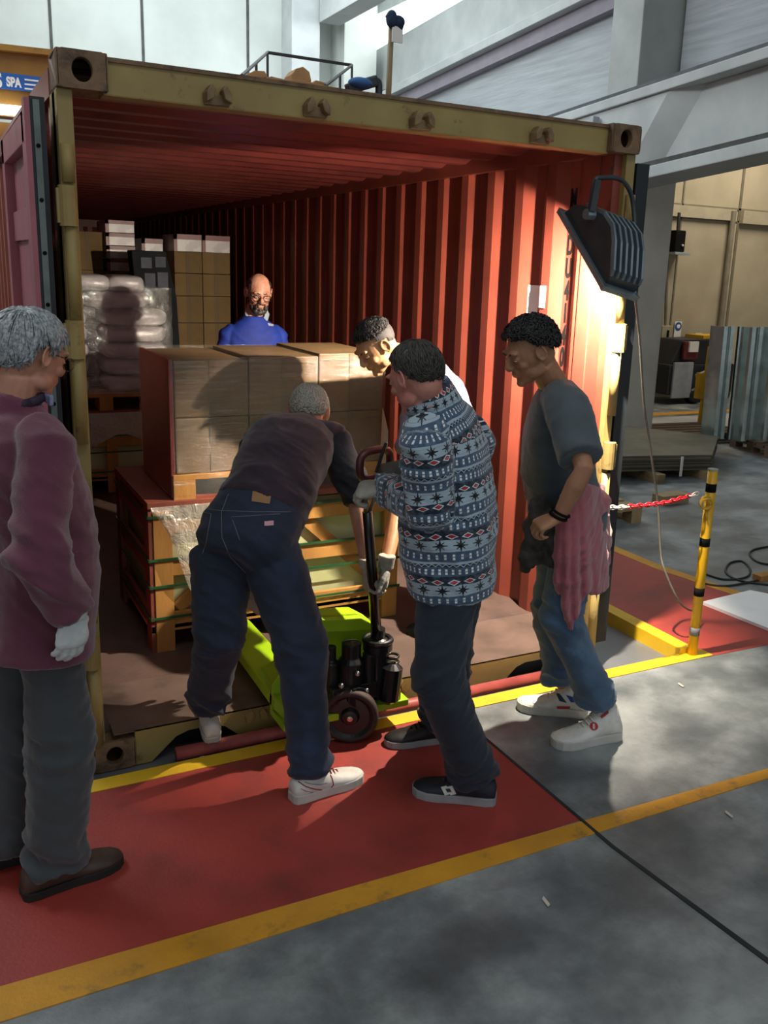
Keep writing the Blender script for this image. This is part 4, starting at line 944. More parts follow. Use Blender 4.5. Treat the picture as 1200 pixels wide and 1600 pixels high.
def hair(M, parent, m, mask, n, L, lift, wd, seed, whorl=(0, -.35, .94), grav=.5, curl=0, swirl=0, cap=True, sc=1.0, brow=True, jit=.35, name='hair'):
    random.seed(seed); C_ = V((0, -.010, .028)); Rr = V((.0765, .0965, .091))*sc; Wv = nrm(whorl); mb = MB()
    def surf(d, off=0):
        q = V((d.x*Rr.x, d.y*Rr.y, d.z*Rr.z)); return C_+q*(1+off/.085)
    if cap:
        nn, mm = 48, 30; idx = {}; vs = []; fs = []
        for i in range(mm+1):
            t = math.pi*i/mm
            for k in range(nn):
                a = 2*math.pi*k/nn; d = V((math.sin(t)*math.cos(a), math.sin(t)*math.sin(a), math.cos(t)))
                edge = mask(d); off = .0015 if edge > 0 else -.004
                off += min(1, max(0, edge)/.25)*lift*.75*(.85+.3*wnoise(d, 3, seed))
                vs.append(M @ surf(d, off))
        for i in range(mm):
            for k in range(nn):
                q = [i*nn+k, i*nn+(k+1) % nn, (i+1)*nn+(k+1) % nn, (i+1)*nn+k]; fs.append(tuple(q))
        fs = [f for f in fs if sum((mask(surf_d) > -.03) for surf_d in [nrm((M.inverted() @ vs[j])-C_).copy() for j in f]) >= 3] if False else \
             [f for f in fs if all(mk > -.02 for mk in [MK[j] for j in f])] if (MK := [mask(V((math.sin(math.pi*(j//nn)/mm)*math.cos(2*math.pi*(j % nn)/nn), math.sin(math.pi*(j//nn)/mm)*math.sin(2*math.pi*(j % nn)/nn), math.cos(math.pi*(j//nn)/mm)))) for j in range(len(vs))]) else fs
        mb.add(vs, fs)
    cnt = 0
    while cnt < n:
        d = V((random.gauss(0, 1), random.gauss(0, 1), random.gauss(0, 1))).normalized()
        mk = mask(d)
        if mk < 0: continue
        cnt += 1; pts = []; rad = []; ll = L*random.uniform(.6, 1.15)*(.5+.5*min(1, mk/.2)); steps = 5
        jt = V((random.uniform(-1, 1), random.uniform(-1, 1), random.uniform(-1, 1)))*jit
        ph = random.random()*6
        for k in range(steps+1):
            t = k/steps; off = lift*(.55+.55*math.sin(math.pi*min(1, t*.9+.1))) * (.9 if k < steps else .65)
            off *= .4+.6*min(1, mk/.15)
            pts.append(M @ surf(d, off+curl*.3*math.sin(ph+t*7)))
            rad.append(wd*(1-.75*t**2)*random.uniform(.9, 1.1))
            fl_ = d-Wv*d.dot(Wv); fl_ = nrm(fl_) if fl_.length > 1e-3 else V((1, 0, 0))
            fl_ = fl_+V((0, 0, -grav))+jt+V((0, swirl, 0))+curl*8*V((math.sin(ph+t*8), math.cos(ph+t*8), 0))
            fl_ = fl_-d*fl_.dot(d); d = nrm(d+nrm(fl_)*(ll/steps/.088))
            if mask(d) < -.07 and k > 1: break
        nd = (M.to_3x3() @ d)
        rad[-1] *= .4; mb.tube(pts, rad, 5, flat=.45, ref=nd)
    if brow:
        for s_ in (-1, 1):
            mb.tube([M @ V((s_*x, y, z)) for x, y, z in ((.012, .0945, .024), (.028, .0945, .031), (.045, .082, .027))], [.0028, .0036, .0015], 6)
    return mb.build(name, m, parent, smooth=True, fix=False)
def mask_interp(tab):
    def f(d):
        y = d.y
        for (a, za), (b, zb) in zip(tab, tab[1:]):
            if a <= y <= b: return d.z-(za+(zb-za)*(y-a)/(b-a))
        return d.z-tab[-1][1]
    return f
FULL = mask_interp([(-1, -.62), (-.55, -.58), (-.25, -.30), (-.1, -.02), (.12, .02), (.3, .12), (.42, .42), (.62, .58), (1, .66)])
def hand(mb, w_, d, pn, side, curl=(.3, .4, .3), thumb=.6, sc=1.0, fat=1.0, spread=.06, clen=0):
    d = nrm(d); pn = nrm(V(pn)-d*V(pn).dot(d)); lat = d.cross(pn)*side
    rs = []
    for t, a, b in ((0, .027, .020), (.25, .031, .019), (.6, .040, .017), (.9, .041, .0145), (1.02, .036, .011)):
        c = w_+d*(.092*t*sc); rs.append([c+lat*(a*sc*fat**.5*math.copysign(abs(math.cos(q))**.7, math.cos(q)))+pn*(b*sc*fat**.5*math.sin(q)) for q in (2*math.pi*k/16 for k in range(16))])
    mb.rings(rs)
    if clen: mb.tube([w_-d*clen, w_+d*.01], [.036*sc, .031*sc], 14)
    for i, L in enumerate((.073, .081, .075, .058)):
        o = (1.5-i)*.0205*sc; p = w_+d*(.084 if i in (1, 2) else .079)*sc+lat*o; fd = nrm(d+lat*(1.5-i)*spread); ang = 0; pts = [p-fd*.02*sc, p]
        for k, (fr, cu) in enumerate(zip((.46, .30, .24), curl)):
            ang += cu*(1+.12*(i-1.5)*(.5)); pts.append(pts[-1]+(fd*math.cos(ang)+pn*math.sin(ang))*L*fr*sc)
        r = (.0088, .0092, .0088, .0077)[i]*sc*fat
        mb.tube(pts, [r, r, r*.95, r*.88, r*.76], 10, dome=True)
    tb = w_+d*.022*sc+lat*.026*sc+pn*.004; td = nrm(d*(.75)+lat*(.75*(1-thumb*.4))+pn*.55*thumb)
    t2 = nrm(td+d*.35+pn*.3*thumb-lat*.35*thumb)
    mb.tube([tb, tb+td*.034*sc, tb+td*.034*sc+t2*.030*sc, tb+td*.034*sc+t2*.054*sc], [.0145*sc*fat, .011*sc*fat, .0098*sc*fat, .0085*sc*fat], 10, dome=True)
    return w_+d*.09*sc
def oring(c, r, f, a, b, n=28, sq=.85):
    return [c+r*(a*math.copysign(abs(math.cos(q))**sq, math.cos(q)))+f*(b*math.copysign(abs(math.sin(q))**sq, math.sin(q))) for q in (2*math.pi*k/n for k in range(n))]
def folds(joints, base=.002, seed=0, big=.0):
    base *= 1.6
    def f(p):
        amp = base
        for c, r, a in joints:
            dd = (p-c).length/r
            if dd < 1.6: amp += 1.9*a*math.exp(-dd*dd*1.6)
        q = V((p.x*6.5+seed, p.y*6.5-seed, p.z*13+1.3*math.sin(p.x*9+seed)))
        r1 = 1-abs(noise.noise(q))*2.4; q2 = q*2.1+V((3, 7, 1)); r2 = 1-abs(noise.noise(q2))*2.2
        return amp*(max(-.6, r1)*.9+.35*max(-.5, r2))+big*noise.noise(p*2.2+V((seed, 0, 0)))
    return f
def torso(mb, P, segs):
    # segs: list of (t along pelvis->neck, half width, half depth, forward offset)
    R0 = nrm(P['hr']-P['hl']); R1 = nrm(P['sr']-P['sl']); rs = []
    pts = [P['pelvis']-(P['waist']-P['pelvis']).normalized()*.12, P['pelvis'], P['waist'], P['chest'], P['neck']]
    ts = [-.2, 0, .36, .70, 1.0]
    def at_(t):
        for i in range(len(ts)-1):
            if t <= ts[i+1] or i == len(ts)-2:
                k = (t-ts[i])/(ts[i+1]-ts[i]); return pts[i].lerp(pts[i+1], k)
    for t, a, b, fo in segs:
        c = at_(t); d = nrm(at_(min(t+.08, 1.1))-at_(t-.08)); R = nrm(R0.lerp(R1, max(0, min(1, t)))); R = nrm(R-d*R.dot(d)); F = d.cross(R)*-1
        F = R.cross(d)*-1
        rs.append(oring(c+F*fo, R, F, a, b))
    mb.rings(rs); return mb
def report(n, P):
    g = lambda a, b: round((P[a]-P[b]).length, 2)
    print('PERSON', n, 'pelvis z', round(P['pelvis'].z, 2), 'head z', round(P['head'].z, 2), 'torso', g('pelvis', 'neck'), 'nh', g('neck', 'head'), 'sh', g('sl', 'sr'),
          'thigh', g('hl', 'kl'), g('hr', 'kr'), 'shin', g('kl', 'al'), g('kr', 'ar'), 'uarm', g('sl', 'el'), g('sr', 'er'), 'farm', g('el', 'wl'), g('er', 'wr'))
def finish(P):
    P.setdefault('waist', P['pelvis'].lerp(P['neck'], .36)); P.setdefault('chest', P['pelvis'].lerp(P['neck'], .72))
def body_mesh(P, root, m, M, hands=(), hk=None, bare=()):
    mb = MB(); build_head(mb, M)
    nb = P['neck']; hb = M @ V((0, -.025, -.06)); mb.tube([nb-(hb-nb)*.3, nb, nb.lerp(hb, .5), hb], [.050, .058, .056, .057], 16)
    torso(mb, P, [(-.12, .12, .09, 0), (.1, .13, .09, 0), (.4, .12, .085, 0), (.75, .14, .09, 0), (.9, .10, .065, 0), (.97, .06, .055, 0), (1.0, .055, .052, 0)])
    for s_ in 'lr':
        mb.tube([P['neck'].lerp(P['s'+s_], .7), P['s'+s_], P['s'+s_].lerp(P['e'+s_], .5), P['e'+s_], P['e'+s_].lerp(P['w'+s_], .35), P['w'+s_]], [.035, .04, .040, .035, .037, .025], 14, dome=True)
        mb.tube([P['h'+s_], P['h'+s_].lerp(P['k'+s_], .5), P['k'+s_], P['k'+s_].lerp(P['a'+s_], .35), P['a'+s_]], [.075, .065, .05, .05, .035], 14, dome=True)
    for s_ in hands: hand(mb, P['w'+s_], *hk[s_][:2], 1 if s_ == 'r' else -1, **hk[s_][2])
    return remesh(mb, 'body', m, .0042, 3, root)
def glove(P, root, s_, m, hk, fat=1.28, cuff=.05, sc=1.06, vox=.0036):
    mb = MB(); d, pn, kw = hk[s_]; kw = dict(kw); kw['sc'] = kw.get('sc', 1)*sc; kw['fat'] = fat
    hand(mb, P['w'+s_]+nrm(d)*.0, d, pn, 1 if s_ == 'r' else -1, clen=cuff, **kw)
    return remesh(mb, 'glove', m, vox, 2, root, disp=lambda p: .0012*noise.noise(p*70)+.0018*noise.noise(p*28))
def shirt(P, root, m, prof, sleeve, name='shirt', seed=0, end=(1, 1), collar=None, wr=.0035, vox=.008, extra=None, post=None, scuff=True):
    mb = MB(); torso(mb, P, prof)
    js = [(P['waist'], .16, wr*1.3)]
    for s_, e_ in zip('lr', end):
        S_, El, Wr = P['s'+s_], P['e'+s_], P['w'+s_]
        if e_ > .75:
            k = (e_-.75)/.25 if e_ < 1 else 1; We = El.lerp(Wr, k)
            mb.tube([P['neck'].lerp(S_, .62)-V((0, 0, .03)), S_.lerp(P['neck'], .12), S_, S_.lerp(El, .5), El, El.lerp(We, .5), We], [sleeve[0]*.7, sleeve[0]*.95, sleeve[0], sleeve[1], sleeve[2]*1.02, sleeve[3], sleeve[4]], 20)
            js.append((El, .12, wr*2.6)); js.append((We, .08, wr*1.6))
        else:
            We = S_.lerp(El, e_/.75)
            mb.tube([P['neck'].lerp(S_, .35)-V((0, 0, .01)), S_.lerp(P['neck'], .12), S_, We], [sleeve[0]*.9, sleeve[0], sleeve[0], sleeve[1]], 20)
        js.append((S_-V((0, 0, .08)), .10, wr*1.2))
    if collar:
        d = nrm(P['head']-P['neck']); mb.tube([P['neck']-d*.04, P['neck']+d*collar[1]], [collar[0]*1.1, collar[0]], 24)
    if extra: extra(mb)
    return remesh(mb, name, m, vox, 3, root, disp=folds(js, wr*.55, seed, wr*1.5), post=post)
def trousers(P, root, m, r=(.105, .085, .078, .072), name='trousers', seed=0, up=.30, prof=None, wr=.004, vox=.008, cuff=1.0, drop=.0):
    mb = MB(); torso(mb, P, prof or [(-.18, .10, .09, 0), (-.1, .155, .115, 0), (.02, .168, .122, 0), (.18, .155, .112, 0), (up, .145, .105, 0)])
    js = []
    for s_ in 'lr':
        Hh, K, A = P['h'+s_], P['k'+s_], P['a'+s_]; A2 = A+(A-K).normalized()*drop
        mb.tube([Hh+(Hh-K).normalized()*.03, Hh, Hh.lerp(K, .4), K, K.lerp(A2, .5), A2.lerp(K, .06), A2], [r[0]*.9, r[0], r[0]*.93, r[1], r[2], r[3], r[3]*1.04*cuff], 20)
        js += [(K, .13, wr*1.8), (A2, .14, wr*2.6), (Hh, .16, wr*.9)]
    return remesh(mb, name, m, vox, 3, root, disp=folds(js, wr*.45, seed, wr))
def shoe(root, heel, toe, z, L, hi, m, ms, pitch=0, wd=1.0, name='shoe', label=None, laces=None, sole_h=.028):
    # heel and toe give the ground direction; z is the sole height, pitch lifts the toe
    d = V((toe[0]-heel[0], toe[1]-heel[1], 0)).normalized(); d = nrm(d*math.cos(pitch)+V((0, 0, math.sin(pitch))))
    r = V((d.y, -d.x, 0)).normalized(); u = r.cross(d)
    M = Matrix.Translation((heel[0], heel[1], z)) @ Matrix((r, d, u)).transposed().to_4x4()
    k = L/.29
    st = [(0, .022, .065), (.02, .031, .085), (.1, .037, .10+.05*hi), (.22, .039, .105+.06*hi), (.36, .040, .10+.03*hi), (.5, .043, .078), (.65, .047, .062), (.8, .047, .052), (.92, .037, .045), (.985, .022, .037), (1.0, .01, .03)]
    rs = []
    for t, w_, h in st:
        ring = []
        for q in (2*math.pi*j/20 for j in range(20)):
            cx, sx = math.cos(q), math.sin(q)
            zz = (sole_h*.6) if sx < 0 and False else (sole_h*.5+(h-sole_h*.5)*(.5+.5*math.copysign(abs(sx)**.7, sx)))
            ww = w_*math.copysign(abs(cx)**.75, cx)*(1-.35*max(0, sx))
            ring.append(M @ V((ww*wd*k, t*L, zz*k)))
        rs.append(ring)
    up = MB().rings(rs).build(name, m, root, smooth=True)
    if label: up['label'] = label
    ol = [(0.0, .018), (.03, .031), (.12, .037), (.3, .037), (.5, .040), (.68, .047), (.82, .046), (.93, .037), (.99, .020), (1.005, .006)]
    poly = [(w_*wd*k*1.06, t*L*1.012-.003) for t, w_ in ol]+[(-w_*wd*k*1.06, t*L*1.012-.003) for t, w_ in ol[::-1]]
    MB().prism(poly, 0, sole_h*k, 'z', M).build('sole', ms, up, bevel=.004)
    if laces:
        lb = MB()
        for j in range(5):
            t = .40+.055*j; h = .103-.0085*j*1.1+(.012 if hi else 0)*(4-j)/4
            lb.tube([M @ V((-.022*k, t*L, (h-.010)*k)), M @ V((0, (t+.015)*L, (h+.0015)*k)), M @ V((.022*k, t*L, (h-.010)*k))], .0028, 6)
        lb.build('laces', laces, up, smooth=True)
    up_M = M
    return up, M, k
# decals laid onto a built surface: rays from the photographer's standpoint find where the mark sits on the cloth
BV = {}
def bvh(o):
    if o.name not in BV:
        off = V((0, 0, 0)); p = o
        while p: off += p.location; p = p.parent
        BV[o.name] = BVHTree.FromPolygons([tuple(v.co+off) for v in o.data.vertices], [tuple(p.vertices) for p in o.data.polygons])
    return BV[o.name]
def hit(o, px, py, off=.002):
    d = unproj(px, py).normalized(); h = bvh(o).ray_cast(CAM, d)
    return (h[0]+h[1]*off) if h[0] is not None else None
def stitch(o, pix, r, m, name='stitching', n=10, off=.001):
    pts = []
    for (a, b) in zip(pix, pix[1:]):
        for k in range(n): q = hit(o, a[0]+(b[0]-a[0])*k/n, a[1]+(b[1]-a[1])*k/n, off); pts.append(q) if q is not None else None
    q = hit(o, *pix[-1], off); pts.append(q) if q is not None else None
    pts = [p for i, p in enumerate(pts) if i == 0 or (p-pts[i-1]).length < .05]
    if len(pts) > 1: return MB().tube(pts, r, 5).build(name, m, o, smooth=True)
def patch(o, quad, m, name, n=6, off=.003, label=None):
    vs = []; ok = True
    for j in range(n+1):
        for i in range(n+1):
            u, t = i/n, j/n
            x = (1-t)*((1-u)*quad[0][0]+u*quad[1][0])+t*((1-u)*quad[3][0]+u*quad[2][0]); y = (1-t)*((1-u)*quad[0][1]+u*quad[1][1])+t*((1-u)*quad[3][1]+u*quad[2][1])
            q = hit(o, x, y, off)
            if q is None: return None
            vs.append(q)
    fs = [(j*(n+1)+i, j*(n+1)+i+1, (j+1)*(n+1)+i+1, (j+1)*(n+1)+i) for j in range(n) for i in range(n)]
    b = MB().add(vs, fs).build(name, m, o, smooth=True, label=label); return b
def denim(name, c, c2, fade=None):
    return mat(name, c, c2, rough=.8, scale=7, lo=.35, hi=.7, bump=.25, bscale=260, sheen=.15, dirt=fade, dlo=.55, dhi=.85, dscale=4)
m_thread = mat('thread', '7f7d86', '6d6b74', rough=.8)
PROF_L = [(-.16, .19, .15, .01), (0, .195, .155, .01), (.2, .185, .15, .015), (.42, .18, .145, .015), (.7, .19, .14, .0), (.88, .165, .11, -.01), (.97, .10, .085, -.01), (1.02, .065, .065, 0)]
PROF_T = [(.02, .165, .125, 0), (.2, .16, .12, .005), (.42, .155, .12, .005), (.7, .172, .125, 0), (.88, .15, .10, -.005), (.97, .09, .075, -.005), (1.02, .062, .06, 0)]

# ---- person A: grey-haired man in the maroon sweater, standing at the left edge
RA = empty('person', (-.28, -.62, 0), 'grey-haired person in maroon sweater and dark grey trousers standing at the left edge', 'person')
P = {}; Rv = V((.36, -.93, 0)); Fv = V((.93, .36, 0))
P['pelvis'] = at(52, 940, -.62); P['hr'] = P['pelvis']+Rv*.09-V((0, 0, .04)); P['hl'] = P['pelvis']-Rv*.09-V((0, 0, .04))
P['neck'] = at(22, 640, -.60); P['head'] = at(47, 556, -.585)
P['waist'] = P['pelvis'].lerp(P['neck'], .36)+Fv*.03; P['chest'] = P['pelvis'].lerp(P['neck'], .72)+Fv*.01
mid = P['pelvis'].lerp(P['neck'], .90)
P['sr'] = mid+Rv*.175+V((.0, 0, -.01)); P['sl'] = mid-Rv*.175
P['ar'] = V((-.215, -.715, .10)); P['al'] = V((-.37, -.53, .10)); P['kr'] = at(96, 1165, -.70); P['kl'] = at(14, 1160, -.52)
P['er'] = at(60, 872, -.87); P['wr'] = at(116, 958, -.88)
P['el'] = P['sl']+V((.02, .03, -.29)); P['wl'] = P['el']+V((.14, -.02, -.2))
report('A', P)
m_mar = mat('maroon_wool', '6b3045', '5c283b', rough=.85, scale=5, bump=.35, bscale=300, sheen=.4)
m_gry = mat('grey_corduroy', '43474b', '35393d', rough=.85, scale=5, bump=.2, bscale=220, stretch=(1, 1, .15), sheen=.3)
MA = frame(P['head'], (.84, .45, -.30), (.25, .15, 1))
hkA = {'r': ((-.12, .06, -1), (-.4, 1, -.1), dict(curl=(.3, .4, .3), thumb=1.15, spread=.0)), 'l': ((.1, 0, -1), (.2, -1, 0), dict())}
bodyA = body_mesh(P, RA, sk_fair, MA, 'l', hkA)
eyes(MA, RA)
m_hg = mat('grey_hair', 'b0b6b8', '6c7376', rough=.5, scale=110, lo=.35, hi=.65, detail=2)
hair(MA, RA, m_hg, mask_interp([(-1, -.66), (-.55, -.62), (-.32, -.42), (-.20, .02), (-.15, .20), (.06, .20), (.12, -.05), (.22, -.02), (.32, .12), (.4, .3), (.62, .45), (1, .5)]), 1000, .10, .019, .0042, 3, grav=.5, jit=.2, whorl=(.1, -.45, .88))
shA = shirt(P, RA, m_mar, [(-.25, .18, .142, .0), (-.24, .195, .150, .0), (0, .19, .148, .01), (.2, .19, .15, .012), (.42, .185, .145, .01), (.7, .19, .145, .0), (.88, .165, .115, -.01), (.97, .10, .09, -.01), (1.0, .066, .066, 0)], (.075, .073, .072, .066, .052), 'sweater', 2, wr=.006, collar=(.068, .035))
cb = MB(); dn = nrm(P['head']-P['neck'])
for a_ in (-.5, .9): pass
fr_ = frame(P['neck']+dn*.03, (.9, .4, 0), dn)
cb.tube([fr_ @ V((.067*math.cos(a), .068*math.sin(a), .012*math.sin(a))) for a in (2*math.pi*k/24 for k in range(25))], .009, 8, flat=1.6)
cb.build('collar', mat('collar_dark', '33253f', '2a1f35', rough=.7), RA, smooth=True)
MB().prism([(.03, -.0), (.075, -.012), (.075, .018), (.03, .02)], .055, .068, 'y', fr_).build('collar_tip', mat('collar_blue', '8f93b5', '5a5f80', rough=.6, scale=60), RA, bevel=.003)
trA = trousers(P, RA, m_gry, (.088, .092, .09, .084), seed=3, wr=.006, drop=.02)
m_leather = mat('brown_leather', '4c3a30', '3a2c25', rough=.5, scale=12, bump=.15); m_dsole = mat('dark_sole', '1e1c1b', '171515', rough=.7)
for h_, t_, lb in (((-.315, -.735), (-.01, -.675), None), ((-.50, -.55), (-.2, -.49), None)):
    sh_, M_, k_ = shoe(RA, h_, t_, 0, .31, 0, m_leather, m_dsole, wd=1.08)
    st_ = MB()
    for t in (.52, .62): st_.tube([M_ @ V((x, t*.31, z)) for x, z in ((-.046, .03), (-.038, .06), (0, .078), (.038, .06), (.046, .03))], .003, 6)
    st_.build('shoe_strap', m_leather, sh_, smooth=True)
m_gw = mat('white_glove', 'd4dcdb', 'c3cccb', rough=.7, scale=20, bump=.2, bscale=200)
glA = glove(P, RA, 'r', m_gw, hkA, fat=1.25, cuff=.03)
gl = MB(); m_wire = mat('glasses_wire', '6a6259', rough=.25, metal=.8)
for s_ in (-1, 1):
    gl.tube([MA @ V(p) for p in ((s_*.076, -.012, .012), (s_*.074, .04, .014), (s_*.060, .098, .012))], .0016, 6)
    gl.tube([MA @ V((s_*.034+.025*math.cos(a), .104-.006*abs(math.cos(a))*0, .002+.019*math.sin(a))) for a in (2*math.pi*k/20 for k in range(21))], .0013, 6)
gl.tube([MA @ V((-.009, .106, .006)), MA @ V((.009, .106, .006))], .0013, 6)
gl.build('glasses', m_wire, RA, smooth=True)

# ---- person B: bending man in the dark purple sweater and blue jeans
RB = empty('person', (.55, -.3, 0), 'grey-haired person in dark purple sweater and blue jeans bending over the pallet truck', 'person')
P = {}
P['pelvis'] = at(386, 838, -.29); P['hl'] = at(346, 868, -.24); P['hr'] = at(424, 868, -.33)
P['neck'] = at(474, 672, .12); P['waist'] = P['pelvis'].lerp(P['neck'], .34)+V((-.0, -.03, .03)); P['chest'] = P['pelvis'].lerp(P['neck'], .72)+V((-.02, -.02, .03))
P['head'] = at(483, 646, .20)
P['sr'] = at(519, 690, .06); P['sl'] = at(402, 700, .12)
P['kr'] = at(470, 1012, -.50); P['ar'] = at(484, 1190, -.56); P['ar'].z = .13
P['kl'] = at(342, 990, -.28); P['al'] = at(327, 1085, -.10)
P['er'] = at(553, 760, -.04); P['wr'] = at(574, 884, -.19)
P['el'] = at(372, 800, .08); P['wl'] = at(388, 920, .02)
report('B', P)
m_pur = mat('purple_wool', '34232f', '291b27', rough=.9, scale=6, bump=.3, bscale=220, stretch=(1, 1, 2), sheen=.3)
m_psl = mat('charcoal_sleeve', '2a2a30', '222228', rough=.9, bump=.3, bscale=220)
m_den = denim('denim_blue', '1a2942', '121e31', '263f66')
MBh = frame(P['head'], (.45, .80, -.45), (.30, .55, .80))
hkB = {'r': ((-.03, -.12, -1), (.95, -.3, 0), dict(curl=(.75, .9, .7), thumb=.8)), 'l': ((.28, .12, -1), (.9, .3, .1), dict(curl=(.35, .45, .3), thumb=.7))}
bodyB = body_mesh(P, RB, sk_fair, MBh, '', hkB)
m_hg2 = mat('silver_hair', 'c2bdae', '7d786c', rough=.5, scale=260, lo=.4, hi=.6)
hair(MBh, RB, m_hg2, FULL, 900, .038, .010, .003, 5, grav=.2, jit=.6)
shB = shirt(P, RB, m_pur, [(.19, .168, .125, 0), (.36, .168, .13, -.0), (.55, .172, .135, -.0), (.75, .18, .13, 0), (.9, .155, .105, 0), (.98, .09, .08, 0), (1.06, .066, .062, 0)], (.080, .07, .066, .055, .048), 'sweater', 6, end=(.04, .04), wr=.006)
sl_ = MB(); S_, El, Wr = P['sr'], P['er'], P['wr']
sl_.tube([S_.lerp(P['neck'], .15), S_, S_.lerp(El, .5), El, El.lerp(Wr, .22)], [.070, .080, .068, .060, .052], 20)
S_, El, Wr = P['sl'], P['el'], P['wl']
sl_.tube([S_.lerp(P['neck'], .10), S_, S_.lerp(El, .5), El, El.lerp(Wr, .6)], [.066, .07, .06, .056, .05], 20)
remesh(sl_, 'sleeve', m_psl, .007, 3, RB, disp=folds([(P['er'], .12, .008)], .003, 4), label='charcoal sleeves of the purple sweater')
trB = trousers(P, RB, m_den, (.112, .092, .080, .074), 'jeans', seed=8, up=.34, wr=.005, drop=.03,
    prof=[(-.2, .10, .09, 0), (-.12, .165, .13, 0), (0, .178, .14, 0), (.16, .168, .125, 0), (.30, .155, .115, 0)])
for pix in ([(357, 772), (346, 800), (347, 840), (360, 870), (384, 895)], [(300+15, 800), (330, 803), (322, 850), (316, 866)], [(361, 808), (438, 803)], [(363, 812), (375, 845)], [(316, 795), (345, 798), (400, 800), (455, 800)]):
    stitch(trB, pix, .0013, m_thread)
patch(trB, [(395, 768), (424, 773), (421, 788), (393, 784)], mat('leather_patch', 'a07a4e', '8c683f', rough=.6), 'waist_patch', label='tan leather waistband patch')
patch(trB, [(413, 815), (427, 814), (427, 821), (413, 822)], mat('pink_tag', 'd9a9b6', 'c98b9b'), 'pocket_tag', n=4, label='pink and white pocket tag')
m_wsh = mat('white_shoe', 'd4d3cd', 'c4c3bd', rough=.5, scale=20, bump=.1); m_wsole = mat('white_sole', 'bdbcb6', 'a9a8a2', rough=.6); m_rl = mat('red_trim', '9c1f24', '861a1f', rough=.5); m_sil = mat('silver_trim', '8f9196', rough=.35, metal=.4)
sB, M_, k_ = shoe(RB, (.605, -.59), (.91, -.55), 0, .30, 0, m_wsh, m_wsole, wd=1.05, laces=m_rl, sole_h=.034)
# curved grey tick mark with red piping on the near side
stitch(sB, [(466, 1221), (478, 1229), (492, 1233), (508, 1234), (517, 1231), (521, 1226), (519, 1217), (516, 1211)], .0020, m_rl, 'red_piping')
stitch(sB, [(476, 1222), (486, 1225), (500, 1226), (511, 1223)], .0012, m_sil, 'tick_mark')
stitch(sB, [(488, 1238), (500, 1240), (512, 1236), (519, 1230)], .0026, m_sil, 'tick_mark')
stitch(sB, [(488, 1238), (478, 1236), (470, 1232)], .0012, m_sil, 'tick_mark')
patch(sB, [(517, 1213), (524, 1210), (523, 1232), (519, 1230)], m_rl, 'red_panel', n=3)
sB2, M_, k_ = shoe(RB, (.445, -.125), (.47, .2), .035, .27, 0, m_wsh, m_wsole, pitch=.30, wd=1.05, laces=m_rl, sole_h=.03)
m_gl2 = mat('cream_glove', 'b8b3a4', 'a29d8e', rough=.8, scale=15, bump=.3, bscale=150)
glove(P, RB, 'r', m_gl2, hkB, fat=1.25, cuff=.03); glove(P, RB, 'l', m_gl2, hkB, fat=1.25, cuff=.05)

# ---- person C: man in the patterned fleece
RC = empty('person', (1.2, -.7, 0), 'dark-haired person in blue patterned fleece and dark jeans holding the pallet truck handle', 'person')
P = {}; Lv = V((-.60, -.80, 0)); Fv = V((-.80, .60, 0))
P['pelvis'] = at(706, 893, -.73); P['hl'] = P['pelvis']+Lv*.085-V((0, 0, .04)); P['hr'] = P['pelvis']-Lv*.085-V((0, 0, .04))
P['neck'] = at(676, 632, -.72); P['waist'] = at(704, 810, -.73); P['chest'] = at(697, 715, -.72); P['head'] = at(650, 590, -.735)
P['sl'] = at(664, 690, -.855); P['sr'] = at(738, 685, -.60)
P['kl'] = at(684, 1058, -.84); P['al'] = V((1.215, -.855, .12)); P['kr'] = at(700, 1045, -.55); P['ar'] = V((1.33, -.41, .11))
P['el'] = at(676, 793, -.84); P['wl'] = at(604, 762, -.56)
P['er'] = at(690, 790, -.42); P['wr'] = at(634, 728, -.34)
report('C', P)
m_fl = bpy.data.materials.new('patterned_fleece'); m_fl.use_nodes = True
